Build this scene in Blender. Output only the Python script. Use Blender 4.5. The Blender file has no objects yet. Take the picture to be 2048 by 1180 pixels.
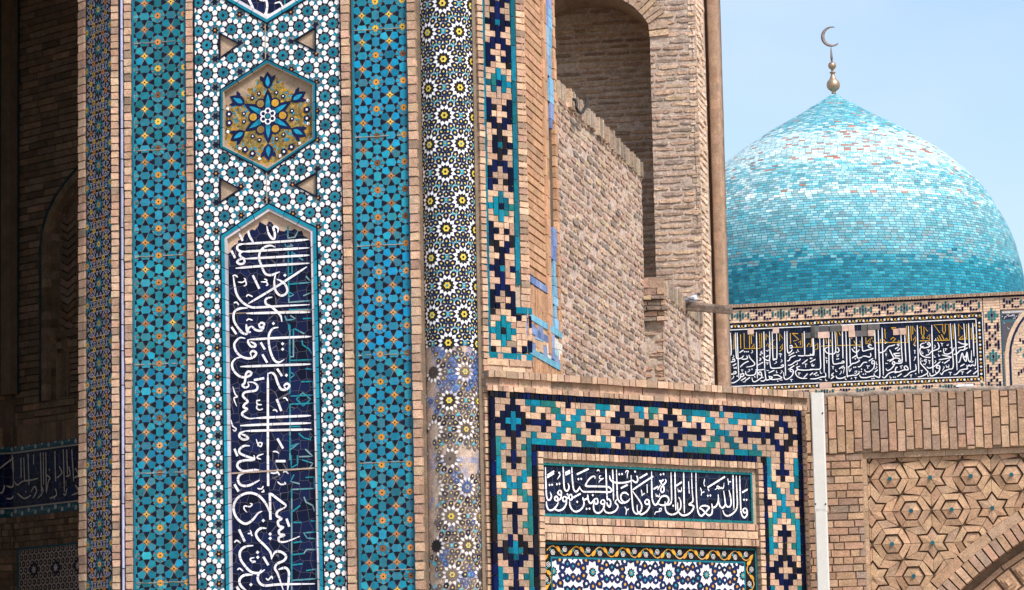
import bpy, math, random
from mathutils import Vector, Matrix, noise, geometry

RND = random.Random(11)
C = bpy.context.scene.collection
scene = bpy.context.scene

# ------------------------------------------------------------------ camera, sky, sun, exposure
FPX = 6600.0                       # focal length in photo pixels (2048 px across)
PITCH, ROLL = math.radians(8.03), math.radians(-1.15)
EYE = Vector((0, 0, 1.6))
cp, sp, cr, sr = math.cos(PITCH), math.sin(PITCH), math.cos(ROLL), math.sin(ROLL)
_r0, _u0, FWD = Vector((1, 0, 0)), Vector((0, -sp, cp)), Vector((0, cp, sp))
RIGHT = cr * _r0 + sr * _u0
UP = -sr * _r0 + cr * _u0
cam_data = bpy.data.cameras.new('camera')
cam = bpy.data.objects.new('camera', cam_data); C.objects.link(cam)
M4 = Matrix((RIGHT, UP, -FWD)).transposed().to_4x4(); M4.translation = EYE
cam.matrix_world = M4
cam_data.sensor_width = 36.0; cam_data.lens = FPX / 2048 * 36.0
cam_data.clip_start = 0.5; cam_data.clip_end = 3000
scene.camera = cam

SUN_EL, SUN_AZ = math.radians(50), math.radians(142)    # azimuth clockwise from +Y
w = bpy.data.worlds.new('World'); scene.world = w; w.use_nodes = True
nt = w.node_tree; nt.nodes.clear()
wo = nt.nodes.new('ShaderNodeOutputWorld'); bg = nt.nodes.new('ShaderNodeBackground')
sky = nt.nodes.new('ShaderNodeTexSky'); sky.sky_type = 'NISHITA'; sky.sun_disc = False
sky.sun_elevation = SUN_EL; sky.sun_rotation = SUN_AZ
sky.air_density = 1.0; sky.dust_density = 1.5; sky.ozone_density = 1.0
tc = nt.nodes.new('ShaderNodeTexCoord'); mp = nt.nodes.new('ShaderNodeMapping')
mp.inputs['Scale'].default_value = (1.6, 1.6, 2.6)
cn = nt.nodes.new('ShaderNodeTexNoise'); cn.inputs['Scale'].default_value = 3.2
cn.inputs['Detail'].default_value = 5; cn.inputs['Roughness'].default_value = 0.5
cr_ = nt.nodes.new('ShaderNodeMapRange'); cr_.inputs['From Min'].default_value = 0.44
cr_.inputs['From Max'].default_value = 0.72; cr_.inputs['To Min'].default_value = 0.2; cr_.inputs['To Max'].default_value = 0.9
mx = nt.nodes.new('ShaderNodeMix'); mx.data_type = 'RGBA'
mx.inputs[7].default_value = (3.3, 4.0, 4.75, 1)       # thin bright cloud veil
nt.links.new(tc.outputs['Generated'], mp.inputs['Vector']); nt.links.new(mp.outputs[0], cn.inputs['Vector'])
nt.links.new(cn.outputs['Fac'], cr_.inputs['Value']); nt.links.new(cr_.outputs[0], mx.inputs[0])
nt.links.new(sky.outputs[0], mx.inputs[6]); nt.links.new(mx.outputs[2], bg.inputs['Color'])
bg.inputs['Strength'].default_value = 0.115
nt.links.new(bg.outputs[0], wo.inputs['Surface'])

sd = bpy.data.lights.new('sun', 'SUN'); sd.energy = 2.7; sd.angle = math.radians(12); sd.color = (1.0, 0.955, 0.89)
sun = bpy.data.objects.new('sun', sd); C.objects.link(sun)
sv = Vector((math.sin(SUN_AZ) * math.cos(SUN_EL), math.cos(SUN_AZ) * math.cos(SUN_EL), math.sin(SUN_EL)))
sun.rotation_euler = sv.to_track_quat('Z', 'Y').to_euler()
sun.location = (0, -20, 30)

vs = scene.view_settings
vs.view_transform = 'Standard'; vs.look = 'None'; vs.gamma = 1.0; vs.use_curve_mapping = False
vs.exposure = 0.9
scene.cycles.max_bounces = 6

# ------------------------------------------------------------------ planes (walls) and helpers
def ray(px, py):
    return (FWD + RIGHT * ((px - 1024) / FPX) + UP * ((590 - py) / FPX))
def at_depth(px, py, Y):
    d = ray(px, py); return EYE + d * (Y / d.y)

class Plane:
    """a vertical wall plane: u runs along the wall, z up, d out of the wall"""
    def __init__(s, px, py, Y, yaw):
        p = at_depth(px, py, Y); s.o = Vector((p.x, p.y, 0))
        a = math.radians(yaw); s.du = Vector((math.cos(a), math.sin(a), 0)); s.n = Vector((math.sin(a), -math.cos(a), 0))
    def uv(s, px, py):
        d = ray(px, py); t = (s.o - EYE).dot(s.n) / d.dot(s.n); p = EYE + d * t
        return ((p - s.o).dot(s.du), p.z)
    def u(s, px, py=590): return s.uv(px, py)[0]
    def z(s, px, py): return s.uv(px, py)[1]
    def pt(s, u, z, d=0.0):
        p = s.o + s.du * u + s.n * d; return Vector((p.x, p.y, z))

ORI = {}
class MB:
    """collects coloured faces, then links them as ONE mesh object"""
    def __init__(s): s.v = []; s.f = []; s.c = []; s.sm = []
    def face(s, pts, col, smooth=False):
        n = len(s.v); s.v += [tuple(p) for p in pts]; s.f.append(tuple(range(n, n + len(pts)))); s.c.append(col); s.sm.append(smooth)
    def poly(s, P, pts, d, col): s.face([P.pt(u, z, d) for u, z in pts], col)
    def prism(s, P, pts, d0, d1, col, tilt=None):
        fr = [P.pt(u, z, d1 + (tilt[i] if tilt else 0)) for i, (u, z) in enumerate(pts)]
        bk = [P.pt(u, z, d0) for u, z in pts]
        n = len(s.v); k = len(pts); s.v += [tuple(p) for p in fr + bk]
        s.f.append(tuple(range(n, n + k))); s.c.append(col); s.sm.append(False)
        for i in range(k):
            j = (i + 1) % k
            s.f.append((n + j, n + i, n + k + i, n + k + j)); s.c.append(col); s.sm.append(False)
    def rect(s, P, u0, u1, z0, z1, d0, d1, col): s.prism(P, [(u0, z0), (u1, z0), (u1, z1), (u0, z1)], d0, d1, col)
    def fill(s, P, outer, holes, d, col):
        loops = [[Vector((a, b, 0)) for a, b in L] for L in [outer] + holes]
        flat = [q for L in [outer] + holes for q in L]
        for t in geometry.tessellate_polygon(loops): s.poly(P, [flat[i] for i in t], d, col)
    def extrude(s, plan, z0, z1, col):
        k = len(plan); n = len(s.v)
        s.v += [(p[0], p[1], z0) for p in plan] + [(p[0], p[1], z1) for p in plan]
        for i in range(k):
            j = (i + 1) % k; s.f.append((n + i, n + j, n + k + j, n + k + i)); s.c.append(col); s.sm.append(False)
        s.f.append(tuple(range(n + k, n + 2 * k))); s.c.append(col); s.sm.append(False)
        s.f.append(tuple(reversed(range(n, n + k)))); s.c.append(col); s.sm.append(False)
    def box(s, c, ax, ay, az, col):
        n = len(s.v); c = Vector(c)
        for k in (-1, 1):
            for j, i in ((-1, -1), (-1, 1), (1, 1), (1, -1)): s.v.append(tuple(c + ax * i + ay * j + az * k))
        for f in ((0, 3, 2, 1), (4, 5, 6, 7), (0, 1, 5, 4), (1, 2, 6, 5), (2, 3, 7, 6), (3, 0, 4, 7)):
            s.f.append(tuple(n + i for i in f)); s.c.append(col); s.sm.append(False)
    def grid(s, rows, col, smooth=True, close=False):
        n = len(s.v); m = len(rows[0])
        for r in rows: s.v += [tuple(p) for p in r]
        for i in range(len(rows) - 1):
            for j in range(m if close else m - 1):
                jj = (j + 1) % m
                s.f.append((n + i * m + j, n + i * m + jj, n + (i + 1) * m + jj, n + (i + 1) * m + j))
                s.c.append(col(i, j) if callable(col) else col); s.sm.append(smooth)
    def lathe(s, base, axis_pts, col, seg=24):
        rows = [[(base[0] + ox + r * math.cos(2 * math.pi * k / seg), base[1] + r * math.sin(2 * math.pi * k / seg), z) for k in range(seg)] for ox, r, z in axis_pts]
        s.grid(rows, col, True, True)
    def tube(s, pts, rad, col, seg=8):
        rows = []
        for i, p in enumerate(pts):
            p = Vector(p); a = Vector(pts[max(i - 1, 0)]); b = Vector(pts[min(i + 1, len(pts) - 1)])
            t = (b - a).normalized(); x = t.cross(Vector((0.31, 0.2, 0.93))).normalized(); y = t.cross(x)
            r = rad[i] if isinstance(rad, (list, tuple)) else rad
            rows.append([p + x * r * math.cos(2 * math.pi * k / seg) + y * r * math.sin(2 * math.pi * k / seg) for k in range(seg)])
        s.grid(rows, col, True, True); s.face(rows[0], col); s.face(rows[-1], col)
    def build(s, name, mat, parent=None, label=None):
        o3 = ORI.get(parent.name, Vector((0, 0, 0))) if parent else Vector((0, 0, 0))
        me = bpy.data.meshes.new(name)
        me.from_pydata([(x - o3.x, y - o3.y, z - o3.z) for x, y, z in s.v], [], s.f)
        at = me.color_attributes.new('tint', 'FLOAT_COLOR', 'CORNER'); buf = []
        for p, c in zip(me.polygons, s.c): buf += [c[0], c[1], c[2], 1.0] * p.loop_total
        at.data.foreach_set('color', buf)
        me.polygons.foreach_set('use_smooth', s.sm); me.update()
        ob = bpy.data.objects.new(name, me); C.objects.link(ob); me.materials.append(mat)
        if parent: ob.parent = parent
        ORI[ob.name] = o3
        if label: ob['label'] = label
        return ob

def thing(name, loc, label, cat, group=None):
    o = bpy.data.objects.new(name, None); C.objects.link(o); o.location = loc; o.empty_display_size = 0.3
    ORI[o.name] = Vector(loc); o['label'] = label; o['category'] = cat; o['kind'] = 'thing'
    if group: o['group'] = group
    return o

def clip(poly, keep):
    """clip polygon by half planes keep = [(a,b,c)] : a*u+b*z+c >= 0"""
    for a, b, c in keep:
        out = []
        for i in range(len(poly)):
            p, q = poly[i], poly[(i + 1) % len(poly)]
            dp, dq = a * p[0] + b * p[1] + c, a * q[0] + b * q[1] + c
            if dp >= 0: out.append(p)
            if (dp >= 0) != (dq >= 0):
                t = dp / (dp - dq); out.append((p[0] + (q[0] - p[0]) * t, p[1] + (q[1] - p[1]) * t))
        poly = out
        if len(poly) < 3: return []
    return poly
def rect_planes(u0, u1, z0, z1): return [(1, 0, -u0), (-1, 0, u1), (0, 1, -z0), (0, -1, z1)]
def area(p): return abs(sum(p[i][0] * p[(i + 1) % len(p)][1] - p[(i + 1) % len(p)][0] * p[i][1] for i in range(len(p)))) / 2
def edges_out(h):
    """outside half planes of a convex polygon"""
    cx = sum(p[0] for p in h) / len(h); cz = sum(p[1] for p in h) / len(h); out = []
    for i in range(len(h)):
        p, q = h[i], h[(i + 1) % len(h)]; a, b = -(q[1] - p[1]), q[0] - p[0]; c = -(a * p[0] + b * p[1])
        if a * cx + b * cz + c > 0: a, b, c = -a, -b, -c
        out.append((a, b, c))
    return out
def minus(poly, holes):
    for h in holes:
        E = edges_out(h)
        if not any(all(a * p[0] + b * p[1] + c <= 0 for a, b, c in E) for p in poly):
            cx = sum(p[0] for p in poly) / len(poly); cz = sum(p[1] for p in poly) / len(poly)
            if not all(a * cx + b * cz + c <= 0 for a, b, c in E): continue
        best = []
        for e in E:
            q = clip(poly, [e])
            if q and (not best or area(q) > area(best)): best = q
        poly = best
        if len(poly) < 3: return []
    return poly
def shrink(p, k):
    cx = sum(q[0] for q in p) / len(p); cz = sum(q[1] for q in p) / len(p)
    return [(cx + (a - cx) * k, cz + (b - cz) * k) for a, b in p]
def ngon(cx, cz, r, n, rot=0.0, r2=None, sx=1.0):
    out = []
    m = n * 2 if r2 else n
    for k in range(m):
        rr = r2 if (r2 and k % 2) else r; a = rot + 2 * math.pi * k / m
        out.append((cx + rr * math.cos(a) * sx, cz + rr * math.sin(a)))
    return out
def rot2(p, a): return [(x * math.cos(a) - y * math.sin(a), x * math.sin(a) + y * math.cos(a)) for x, y in p]
def offs(p, u, z, k=1.0): return [(u + x * k, z + y * k) for x, y in p]
def vary(c, v=0.1, r=RND):
    k = 1 + r.uniform(-v, v); return (c[0] * k * (1 + r.uniform(-v, v) * .35), c[1] * k, c[2] * k * (1 + r.uniform(-v, v) * .35))
def mixc(a, b, t): return tuple(a[i] + (b[i] - a[i]) * t for i in range(3))
def nz(u, z, s, seed=0.0): return noise.noise(Vector((u * s, z * s, seed)))

# ------------------------------------------------------------------ materials
def mat(name, rough=0.85, mott=0.25, mscale=9.0, bump=0.4, bscale=60.0, spec=0.3, metal=0.0, stain=0.0, stain_col=(0.1, 0.08, 0.06), fine=0.15, dist=0.01, base=None):
    m = bpy.data.materials.new(name); m.use_nodes = True; t = m.node_tree; L = t.links; N = t.nodes
    b = N['Principled BSDF']; b.inputs['Roughness'].default_value = rough; b.inputs['Metallic'].default_value = metal
    b.inputs['Specular IOR Level'].default_value = spec
    co = N.new('ShaderNodeTexCoord')
    if base: a = N.new('ShaderNodeRGB'); a.outputs[0].default_value = (*base, 1)
    else: a = N.new('ShaderNodeAttribute'); a.attribute_name = 'tint'
    n1 = N.new('ShaderNodeTexNoise'); n1.inputs['Scale'].default_value = mscale; n1.inputs['Detail'].default_value = 6; n1.inputs['Roughness'].default_value = .65
    n2 = N.new('ShaderNodeTexNoise'); n2.inputs['Scale'].default_value = bscale; n2.inputs['Detail'].default_value = 4; n2.inputs['Roughness'].default_value = .7
    for n in (n1, n2): L.new(co.outputs['Object'], n.inputs['Vector'])
    r1 = N.new('ShaderNodeMapRange'); r1.inputs['From Min'].default_value = .3; r1.inputs['From Max'].default_value = .7
    r1.inputs['To Min'].default_value = 1 - mott; r1.inputs['To Max'].default_value = 1 + mott; L.new(n1.outputs['Fac'], r1.inputs['Value'])
    r2 = N.new('ShaderNodeMapRange'); r2.inputs['From Min'].default_value = .3; r2.inputs['From Max'].default_value = .7
    r2.inputs['To Min'].default_value = 1 - fine; r2.inputs['To Max'].default_value = 1 + fine; L.new(n2.outputs['Fac'], r2.inputs['Value'])
    mu = N.new('ShaderNodeMath'); mu.operation = 'MULTIPLY'; L.new(r1.outputs[0], mu.inputs[0]); L.new(r2.outputs[0], mu.inputs[1])
    vm = N.new('ShaderNodeVectorMath'); vm.operation = 'SCALE'; L.new(a.outputs[0], vm.inputs[0]); L.new(mu.outputs[0], vm.inputs['Scale'])
    last = vm.outputs[0]
    if stain:
        n3 = N.new('ShaderNodeTexNoise'); n3.inputs['Scale'].default_value = 1.3; n3.inputs['Detail'].default_value = 8; n3.inputs['Roughness'].default_value = .7
        L.new(co.outputs['Object'], n3.inputs['Vector'])
        r3 = N.new('ShaderNodeMapRange'); r3.inputs['From Min'].default_value = .48; r3.inputs['From Max'].default_value = .75; r3.inputs['To Max'].default_value = stain
        L.new(n3.outputs['Fac'], r3.inputs['Value'])
        mm = N.new('ShaderNodeMix'); mm.data_type = 'RGBA'; L.new(r3.outputs[0], mm.inputs[0]); L.new(last, mm.inputs[6]); mm.inputs[7].default_value = (*stain_col, 1)
        last = mm.outputs[2]
    L.new(last, b.inputs['Base Color'])
    if bump:
        bp = N.new('ShaderNodeBump'); bp.inputs['Strength'].default_value = bump; bp.inputs['Distance'].default_value = dist
        L.new(n2.outputs['Fac'], bp.inputs['Height']); L.new(bp.outputs[0], b.inputs['Normal'])
    return m
M_BRICK = mat('weathered_brick', .92, .24, 11, .6, 75, .12, fine=.30, dist=.008, stain=.35, stain_col=(.20, .145, .105))
M_ROUGH = mat('rough_old_brick', .95, .26, 16, .7, 50, .08, fine=.34, dist=.012, stain=.25, stain_col=(.26, .20, .155))
M_GLAZE = mat('glazed_tile', .36, .12, 14, .12, 40, .2, fine=.16, dist=.004)
M_MATTE = mat('worn_mosaic', .62, .22, 20, .45, 105, .07, fine=.42, dist=.006)
M_DOME = mat('dome_glaze', .5, .15, 5, .1, 12, .16, fine=.12, dist=.01)
M_PLASTER = mat('clay_plaster', .95, .22, 7, .7, 90, .1, fine=.22, dist=.008)
M_CORE = mat('wall_core', .95, .25, 4, .6, 30, .1, base=(.36, .26, .18))
M_IRON = mat('rusty_iron', .6, .3, 30, .4, 90, .4, base=(.018, .012, .01))
M_WOOD = mat('grey_timber', .85, .4, 6, .8, 40, .15, fine=.3)
M_PAINT = mat('white_painted_metal', .45, .07, 3, .1, 30, .4, stain=.25, stain_col=(.45, .42, .36), fine=.05)
M_GOLD = mat('worn_gilding', .42, .25, 1.2, .2, 6, .5, metal=.75)
M_BIRD = mat('feathers', .8, .15, 60, .1, 120, .2)
M_PAVE = mat('paving', .9, .2, .6, .3, 5, .2, base=(.30, .25, .20))

def crackle(name, col, line, scale, stretch=(1, 1, 1), rnd=.6):
    """glazed mosaic ground cut into irregular pieces with pale joints"""
    m = bpy.data.materials.new(name); m.use_nodes = True; t = m.node_tree; L = t.links; N = t.nodes; b = N['Principled BSDF']
    b.inputs['Roughness'].default_value = .4; b.inputs['Specular IOR Level'].default_value = .16
    co = N.new('ShaderNodeTexCoord'); mp = N.new('ShaderNodeMapping'); mp.inputs['Scale'].default_value = stretch; L.new(co.outputs['Object'], mp.inputs['Vector'])
    v1 = N.new('ShaderNodeTexVoronoi'); v1.feature = 'DISTANCE_TO_EDGE'; v1.inputs['Scale'].default_value = scale
    v2 = N.new('ShaderNodeTexVoronoi'); v2.inputs['Scale'].default_value = scale
    for v in (v1, v2): L.new(mp.outputs[0], v.inputs['Vector']); v.inputs['Randomness'].default_value = rnd
    rr = N.new('ShaderNodeMapRange'); rr.inputs['From Min'].default_value = .006; rr.inputs['From Max'].default_value = .02; rr.inputs['To Min'].default_value = 1; rr.inputs['To Max'].default_value = 0
    L.new(v1.outputs['Distance'], rr.inputs['Value'])
    sep = N.new('ShaderNodeSeparateColor'); L.new(v2.outputs['Color'], sep.inputs[0])
    hv = N.new('ShaderNodeMapRange'); hv.inputs['To Min'].default_value = .3; hv.inputs['To Max'].default_value = 1.5; L.new(sep.outputs[0], hv.inputs['Value'])
    vm = N.new('ShaderNodeVectorMath'); vm.operation = 'SCALE'; vm.inputs[0].default_value = col; L.new(hv.outputs[0], vm.inputs['Scale'])
    mm = N.new('ShaderNodeMix'); mm.data_type = 'RGBA'; L.new(rr.outputs[0], mm.inputs[0]); L.new(vm.outputs[0], mm.inputs[6]); mm.inputs[7].default_value = (*line, 1)
    L.new(mm.outputs[2], b.inputs['Base Color'])
    bp = N.new('ShaderNodeBump'); bp.inputs['Strength'].default_value = .3; bp.inputs['Distance'].default_value = .004; bp.invert = True
    L.new(rr.outputs[0], bp.inputs['Height']); L.new(bp.outputs[0], b.inputs['Normal'])
    return m
M_NAVY = crackle('navy_faience', (.004, .008, .040), (.13, .115, .13), 13)
M_NAVY2 = crackle('navy_faience_blocks', (.003, .007, .027), (.07, .08, .11), 12, (1, 1, 1), .35)

# colours (albedo)
BUFF = (.56, .37, .25); BUFF2 = (.49, .31, .212); PINK = (.44, .268, .19); DULL = (.28, .195, .14); MORT = (.40, .31, .235); MORTD = (.25, .19, .145)
GROUT = (.47, .38, .32); PLAS = (.44, .315, .22)
NAVY = (.003, .005, .020); NAVY2 = (.003, .007, .044); BLACK = (.010, .009, .012)
TEAL = (.004, .145, .215); TEAL2 = (.008, .225, .315); TEALD = (.006, .085, .12); TURQ = (.03, .36, .48)
WHITE = (.80, .76, .76); YEL = (.70, .47, .07); ORG = (.62, .25, .035)
def brickcol(v=.16, dull=.12):
    c = RND.choice((BUFF, BUFF, BUFF2, PINK))
    if RND.random() < dull: c = mixc(c, DULL, RND.uniform(.4, 1))
    return vary(c, v)

def bricks(mb, P, u0, u1, z0, z1, L, h, gap=.012, d0=-.02, d1=.0, col=brickcol, jit=.002, dj=.003, mask=None, header=0.0, vertical=False, tilt=0.0, gapv=None):
    """courses of separate bricks over a mortar bed"""
    gv = gap if gapv is None else gapv
    z = z1; k = 0
    A, B = (u0, u1) if not vertical else (z0, z1)
    top, bot = (z1, z0) if not vertical else (u0, u1)
    n = max(1, int(abs(top - bot) / h + .5)); hh = (bot - top) / n
    for r in range(n):
        a = A - RND.uniform(.15, .85) * L
        while a < B:
            ln = L * RND.uniform(.93, 1.05)
            if header and RND.random() < header: ln *= .5
            x0, x1 = max(a + gv / 2, A), min(a + ln - gv / 2, B); a += ln
            if x1 - x0 < .012: continue
            s = hh / abs(hh)
            y0, y1 = top + hh * r + s * gap / 2, top + hh * (r + 1) - s * gap / 2
            q = [(x0, y1), (x1, y1), (x1, y0), (x0, y0)]
            if vertical: q = [(b, a_) for a_, b in q]
            q = [(x + RND.uniform(-jit, jit), y + RND.uniform(-jit, jit)) for x, y in q]
            if mask:
                q = mask(q)
                if len(q) < 3: continue
            d = d1 + RND.uniform(-dj, dj)
            mb.prism(P, q, d0, d, col(), [RND.uniform(-tilt, tilt) for _ in q] if tilt else None)
def mortar(mb, P, u0, u1, z0, z1, d, col=MORT, rough=0.0, step=.05):
    nu, nz_ = max(1, int((u1 - u0) / step)), max(1, int((z1 - z0) / step))
    if not rough: mb.poly(P, [(u0, z0), (u1, z0), (u1, z1), (u0, z1)], d, col); return
    rows = [[P.pt(u0 + (u1 - u0) * i / nu, z0 + (z1 - z0) * j / nz_, d + rough * nz(u0 + (u1 - u0) * i / nu, z0 + (z1 - z0) * j / nz_, 14)) for i in range(nu + 1)] for j in range(nz_ + 1)]
    mb.grid(rows, lambda i, j: vary(col, .08), True)
def header_strip(mb, P, u0, u1, z0, z1, h, d0, d1, col=brickcol, gap=.01, mcol=MORTD):
    """one vertical stack of brick ends"""
    n = max(1, round((z1 - z0) / h)); hh = (z1 - z0) / n
    mb.rect(P, u0 + .001, u1 - .001, z0, z1, d0 - .01, d1 - .012, mcol)
    for i in range(n):
        j = lambda: RND.uniform(-.0025, .0025)
        g = gap * RND.uniform(.6, 1.5)
        mb.prism(P, [(u0 + j(), z0 + hh * i + g / 2 + j()), (u1 + j(), z0 + hh * i + g / 2 + j()), (u1 + j(), z0 + hh * (i + 1) - g / 2 + j()), (u0 + j(), z0 + hh * (i + 1) - g / 2 + j())], d0, d1 + RND.uniform(-.004, .003), col())
def header_row(mb, P, u0, u1, z0, z1, wdt, d0, d1, col=brickcol, gap=.008, mcol=MORTD, sizes=(1,)):
    mb.rect(P, u0, u1, z0 + .001, z1 - .001, d0 - .01, d1 - .012, mcol)
    u = u0
    while u < u1 - .01:
        ww = min(wdt * RND.choice(sizes) * RND.uniform(.93, 1.06), u1 - u); j = lambda: RND.uniform(-.002, .002)
        mb.prism(P, [(u + gap / 2 + j(), z0 + j()), (u + ww - gap / 2 + j(), z0 + j()), (u + ww - gap / 2 + j(), z1 + j()), (u + gap / 2 + j(), z1 + j())], d0, d1 + RND.uniform(-.004, .003), col()); u += ww

def spline(pts, n=7):
    if len(pts) < 3: return pts
    out = []; P = [pts[0]] + pts + [pts[-1]]
    for i in range(1, len(P) - 2):
        p0, p1, p2, p3 = P[i - 1:i + 3]
        for k in range(n):
            t = k / n
            out.append(tuple(.5 * (2 * p1[a] + (p2[a] - p0[a]) * t + (2 * p0[a] - 5 * p1[a] + 4 * p2[a] - p3[a]) * t * t + (3 * p1[a] - p0[a] - 3 * p2[a] + p3[a]) * t ** 3) for a in (0, 1)))
    out.append(pts[-1]); return out
def ribbon(mb, P, pts, wdt, d, col, taper=.5, dd=.0004):
    """a pen stroke as a raised ribbon"""
    near = (P.o - EYE).length < 40
    if near and len(pts) > 1:            # cut long runs so that each glazed piece is a short length
        q = [pts[0]]
        for a, b in zip(pts, pts[1:]):
            m = max(1, int(math.hypot(b[0] - a[0], b[1] - a[1]) / .03)); q += [(a[0] + (b[0] - a[0]) * k / m, a[1] + (b[1] - a[1]) * k / m) for k in range(1, m + 1)]
        straight2 = len(pts) == 2; pts = q
    else: straight2 = len(pts) == 2
    n = len(pts); L = []; R = []
    for i, (u, z) in enumerate(pts):
        a, b = pts[max(i - 1, 0)], pts[min(i + 1, n - 1)]
        tx, tz = b[0] - a[0], b[1] - a[1]; l = math.hypot(tx, tz) or 1e-6; tx, tz = tx / l, tz / l
        t = i / (n - 1); e = min(t, 1 - t) * 2
        ww = wdt * .5 * (taper + (1 - taper) * min(1, e * 3.0)) if not straight2 else wdt * .5
        L.append((u - tz * ww, z + tx * ww)); R.append((u + tz * ww, z - tx * ww))
    run, nxt, pc = 0.0, RND.uniform(.03, .1), col
    for i in range(n - 1):
        da, db = d + dd * i / n, d + dd * (i + 1) / n
        if near:
            s_ = math.hypot(pts[i + 1][0] - pts[i][0], pts[i + 1][1] - pts[i][1]); run += s_
            if run > nxt:
                run = 0; nxt = RND.uniform(.06, .14); pc = vary(mixc(col, (.55, .47, .42), RND.choice((0, 0, .12, .3))), .05); g_ = min(.6, .0035 / max(s_, .001))
                mixp = lambda a, b: (a[0] + (b[0] - a[0]) * g_, a[1] + (b[1] - a[1]) * g_)
                mb.face([P.pt(*mixp(R[i], R[i + 1]), da), P.pt(*R[i + 1], db), P.pt(*L[i + 1], db), P.pt(*mixp(L[i], L[i + 1]), da)], pc); continue
            mb.face([P.pt(*R[i], da), P.pt(*R[i + 1], db), P.pt(*L[i + 1], db), P.pt(*L[i], da)], pc); continue
        mb.face([P.pt(*R[i], da), P.pt(*R[i + 1], db), P.pt(*L[i + 1], db), P.pt(*L[i], da)], col)
def strokes(mb, P, x0, y0, s, text, wpx, d, col, clipz=None, straight=False, taper=.5):
    """text: one stroke per line, 'x,y x,y ...' read on an enlarged tracing; o = dot"""
    m = 0
    for line in text.strip().splitlines():
        line = line.strip()
        if not line: continue
        dot = line[0] == 'o'; thin = line[0] == 't'
        toks = line.lstrip('ot').split()
        pts = []
        for t in toks:
            a, b = t.split(','); pts.append(P.uv(x0 + float(a) / s, y0 + float(b) / s))
        k = FPX / (P.o - EYE).length; w_ = wpx / s / k; dd = d + .0005 * m; m = (m + 1) % 7
        if dot:
            for u, z in pts: mb.poly(P, ngon(u, z, w_ * .75, 4), d + .004, vary(col, .03))
        else:
            ribbon(mb, P, pts if (straight or len(pts) < 3) else spline(pts), w_ * (.6 if thin else 1), dd, vary(col, .04), taper)

# ------------------------------------------------------------------ the writing, traced stroke by stroke
UPRIGHT_A = '''
1000,205 700,228 280,255
300,253 245,265 232,300 258,330 310,335
1010,294 500,325 300,336
300,334 268,345 260,372 285,402 320,412
1010,374 700,392 315,413
320,408 260,420 232,450 268,470 308,455 305,420 280,415
1012,460 510,490 215,515
640,288 590,270 530,285 482,330 466,400 490,480 532,570 590,588 640,572 690,552
650,555 630,650 640,740 670,790 710,808 752,790 770,750 748,690 700,650 655,632
980,498 640,720 350,895
190,600 205,700 230,800 290,880 370,928 450,935 700,920 1012,905
1018,985 700,990 330,1000
610,825 560,835 535,860 545,900 600,930 660,980 700,1030 712,1090
345,942 270,945 215,970 195,1010 200,1080 240,1150 290,1195
550,60 565,130 600,190 630,195 636,140 620,80 642,65 672,90 665,130
350,110 365,170 405,235
250,135 290,220
170,325 210,405
400,590 470,735
t180,600 210,590 240,612
t240,662 290,665 322,640 305,620
t320,640 328,690 300,705
t485,660 540,660 547,640 520,630
t545,660 560,690 540,700
o745,590
t330,822 350,800 400,820
t195,888 225,880 250,910
330,1115 340,1190 380,1200
460,1110 480,1150 510,1140 520,1110 490,1100 465,1120
t330,1080 355,1060 400,1075
o622,1108
'''
UPRIGHT_B = '''
840,98 560,110 290,125
285,123 285,150 310,185 345,185 345,165 305,143
550,18 500,30 468,80 465,150 480,230 510,300 550,325 600,300
o587,162
o587,210
395,150 432,212
410,255 452,328
260,115 210,110 165,160 175,220 220,270 280,290 330,280 355,245 330,225 305,240 315,275
270,280 190,285 145,330 155,390 200,440 250,455 300,440 312,415 285,405 265,430 255,500 235,525 260,545 290,530 280,500
280,498 330,500 365,530 350,570 260,585 240,620 280,665 255,690 245,715 275,735 235,765 240,790 290,815 350,812
350,812 600,800 835,790
835,340 500,352 215,362
538,380 582,445
o620,438
425,462 335,480
457,415 457,800 457,1180
457,425 490,415 520,440 545,510 575,560 620,560 646,530 625,510 600,530 615,555
835,855 500,865 215,878
845,910 500,918 260,925
260,925 215,945 210,975 245,1000 285,990 260,965 220,950
t135,825 150,880 180,905 170,925 150,912
t150,535 170,600 190,625 160,640 185,710
t355,660 390,655
t360,665 365,690 405,695
t365,695 360,725 385,740 415,730
535,645 575,750
t590,640 612,635 632,662
t500,745 525,740 540,760
540,990 590,1078
t500,1105 530,1105 555,1120
t355,995 370,1040 395,1060 405,1030 375,1030 370,1060
300,1055 250,1055 210,1085 215,1120 280,1150 340,1170 300,1178 230,1185
t420,1125 375,1140 365,1160 400,1172
165,1080 192,1145
140,15 182,78
180,0 225,60 270,75 285,30 312,8
315,5 350,40 400,45 425,8
'''
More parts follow.
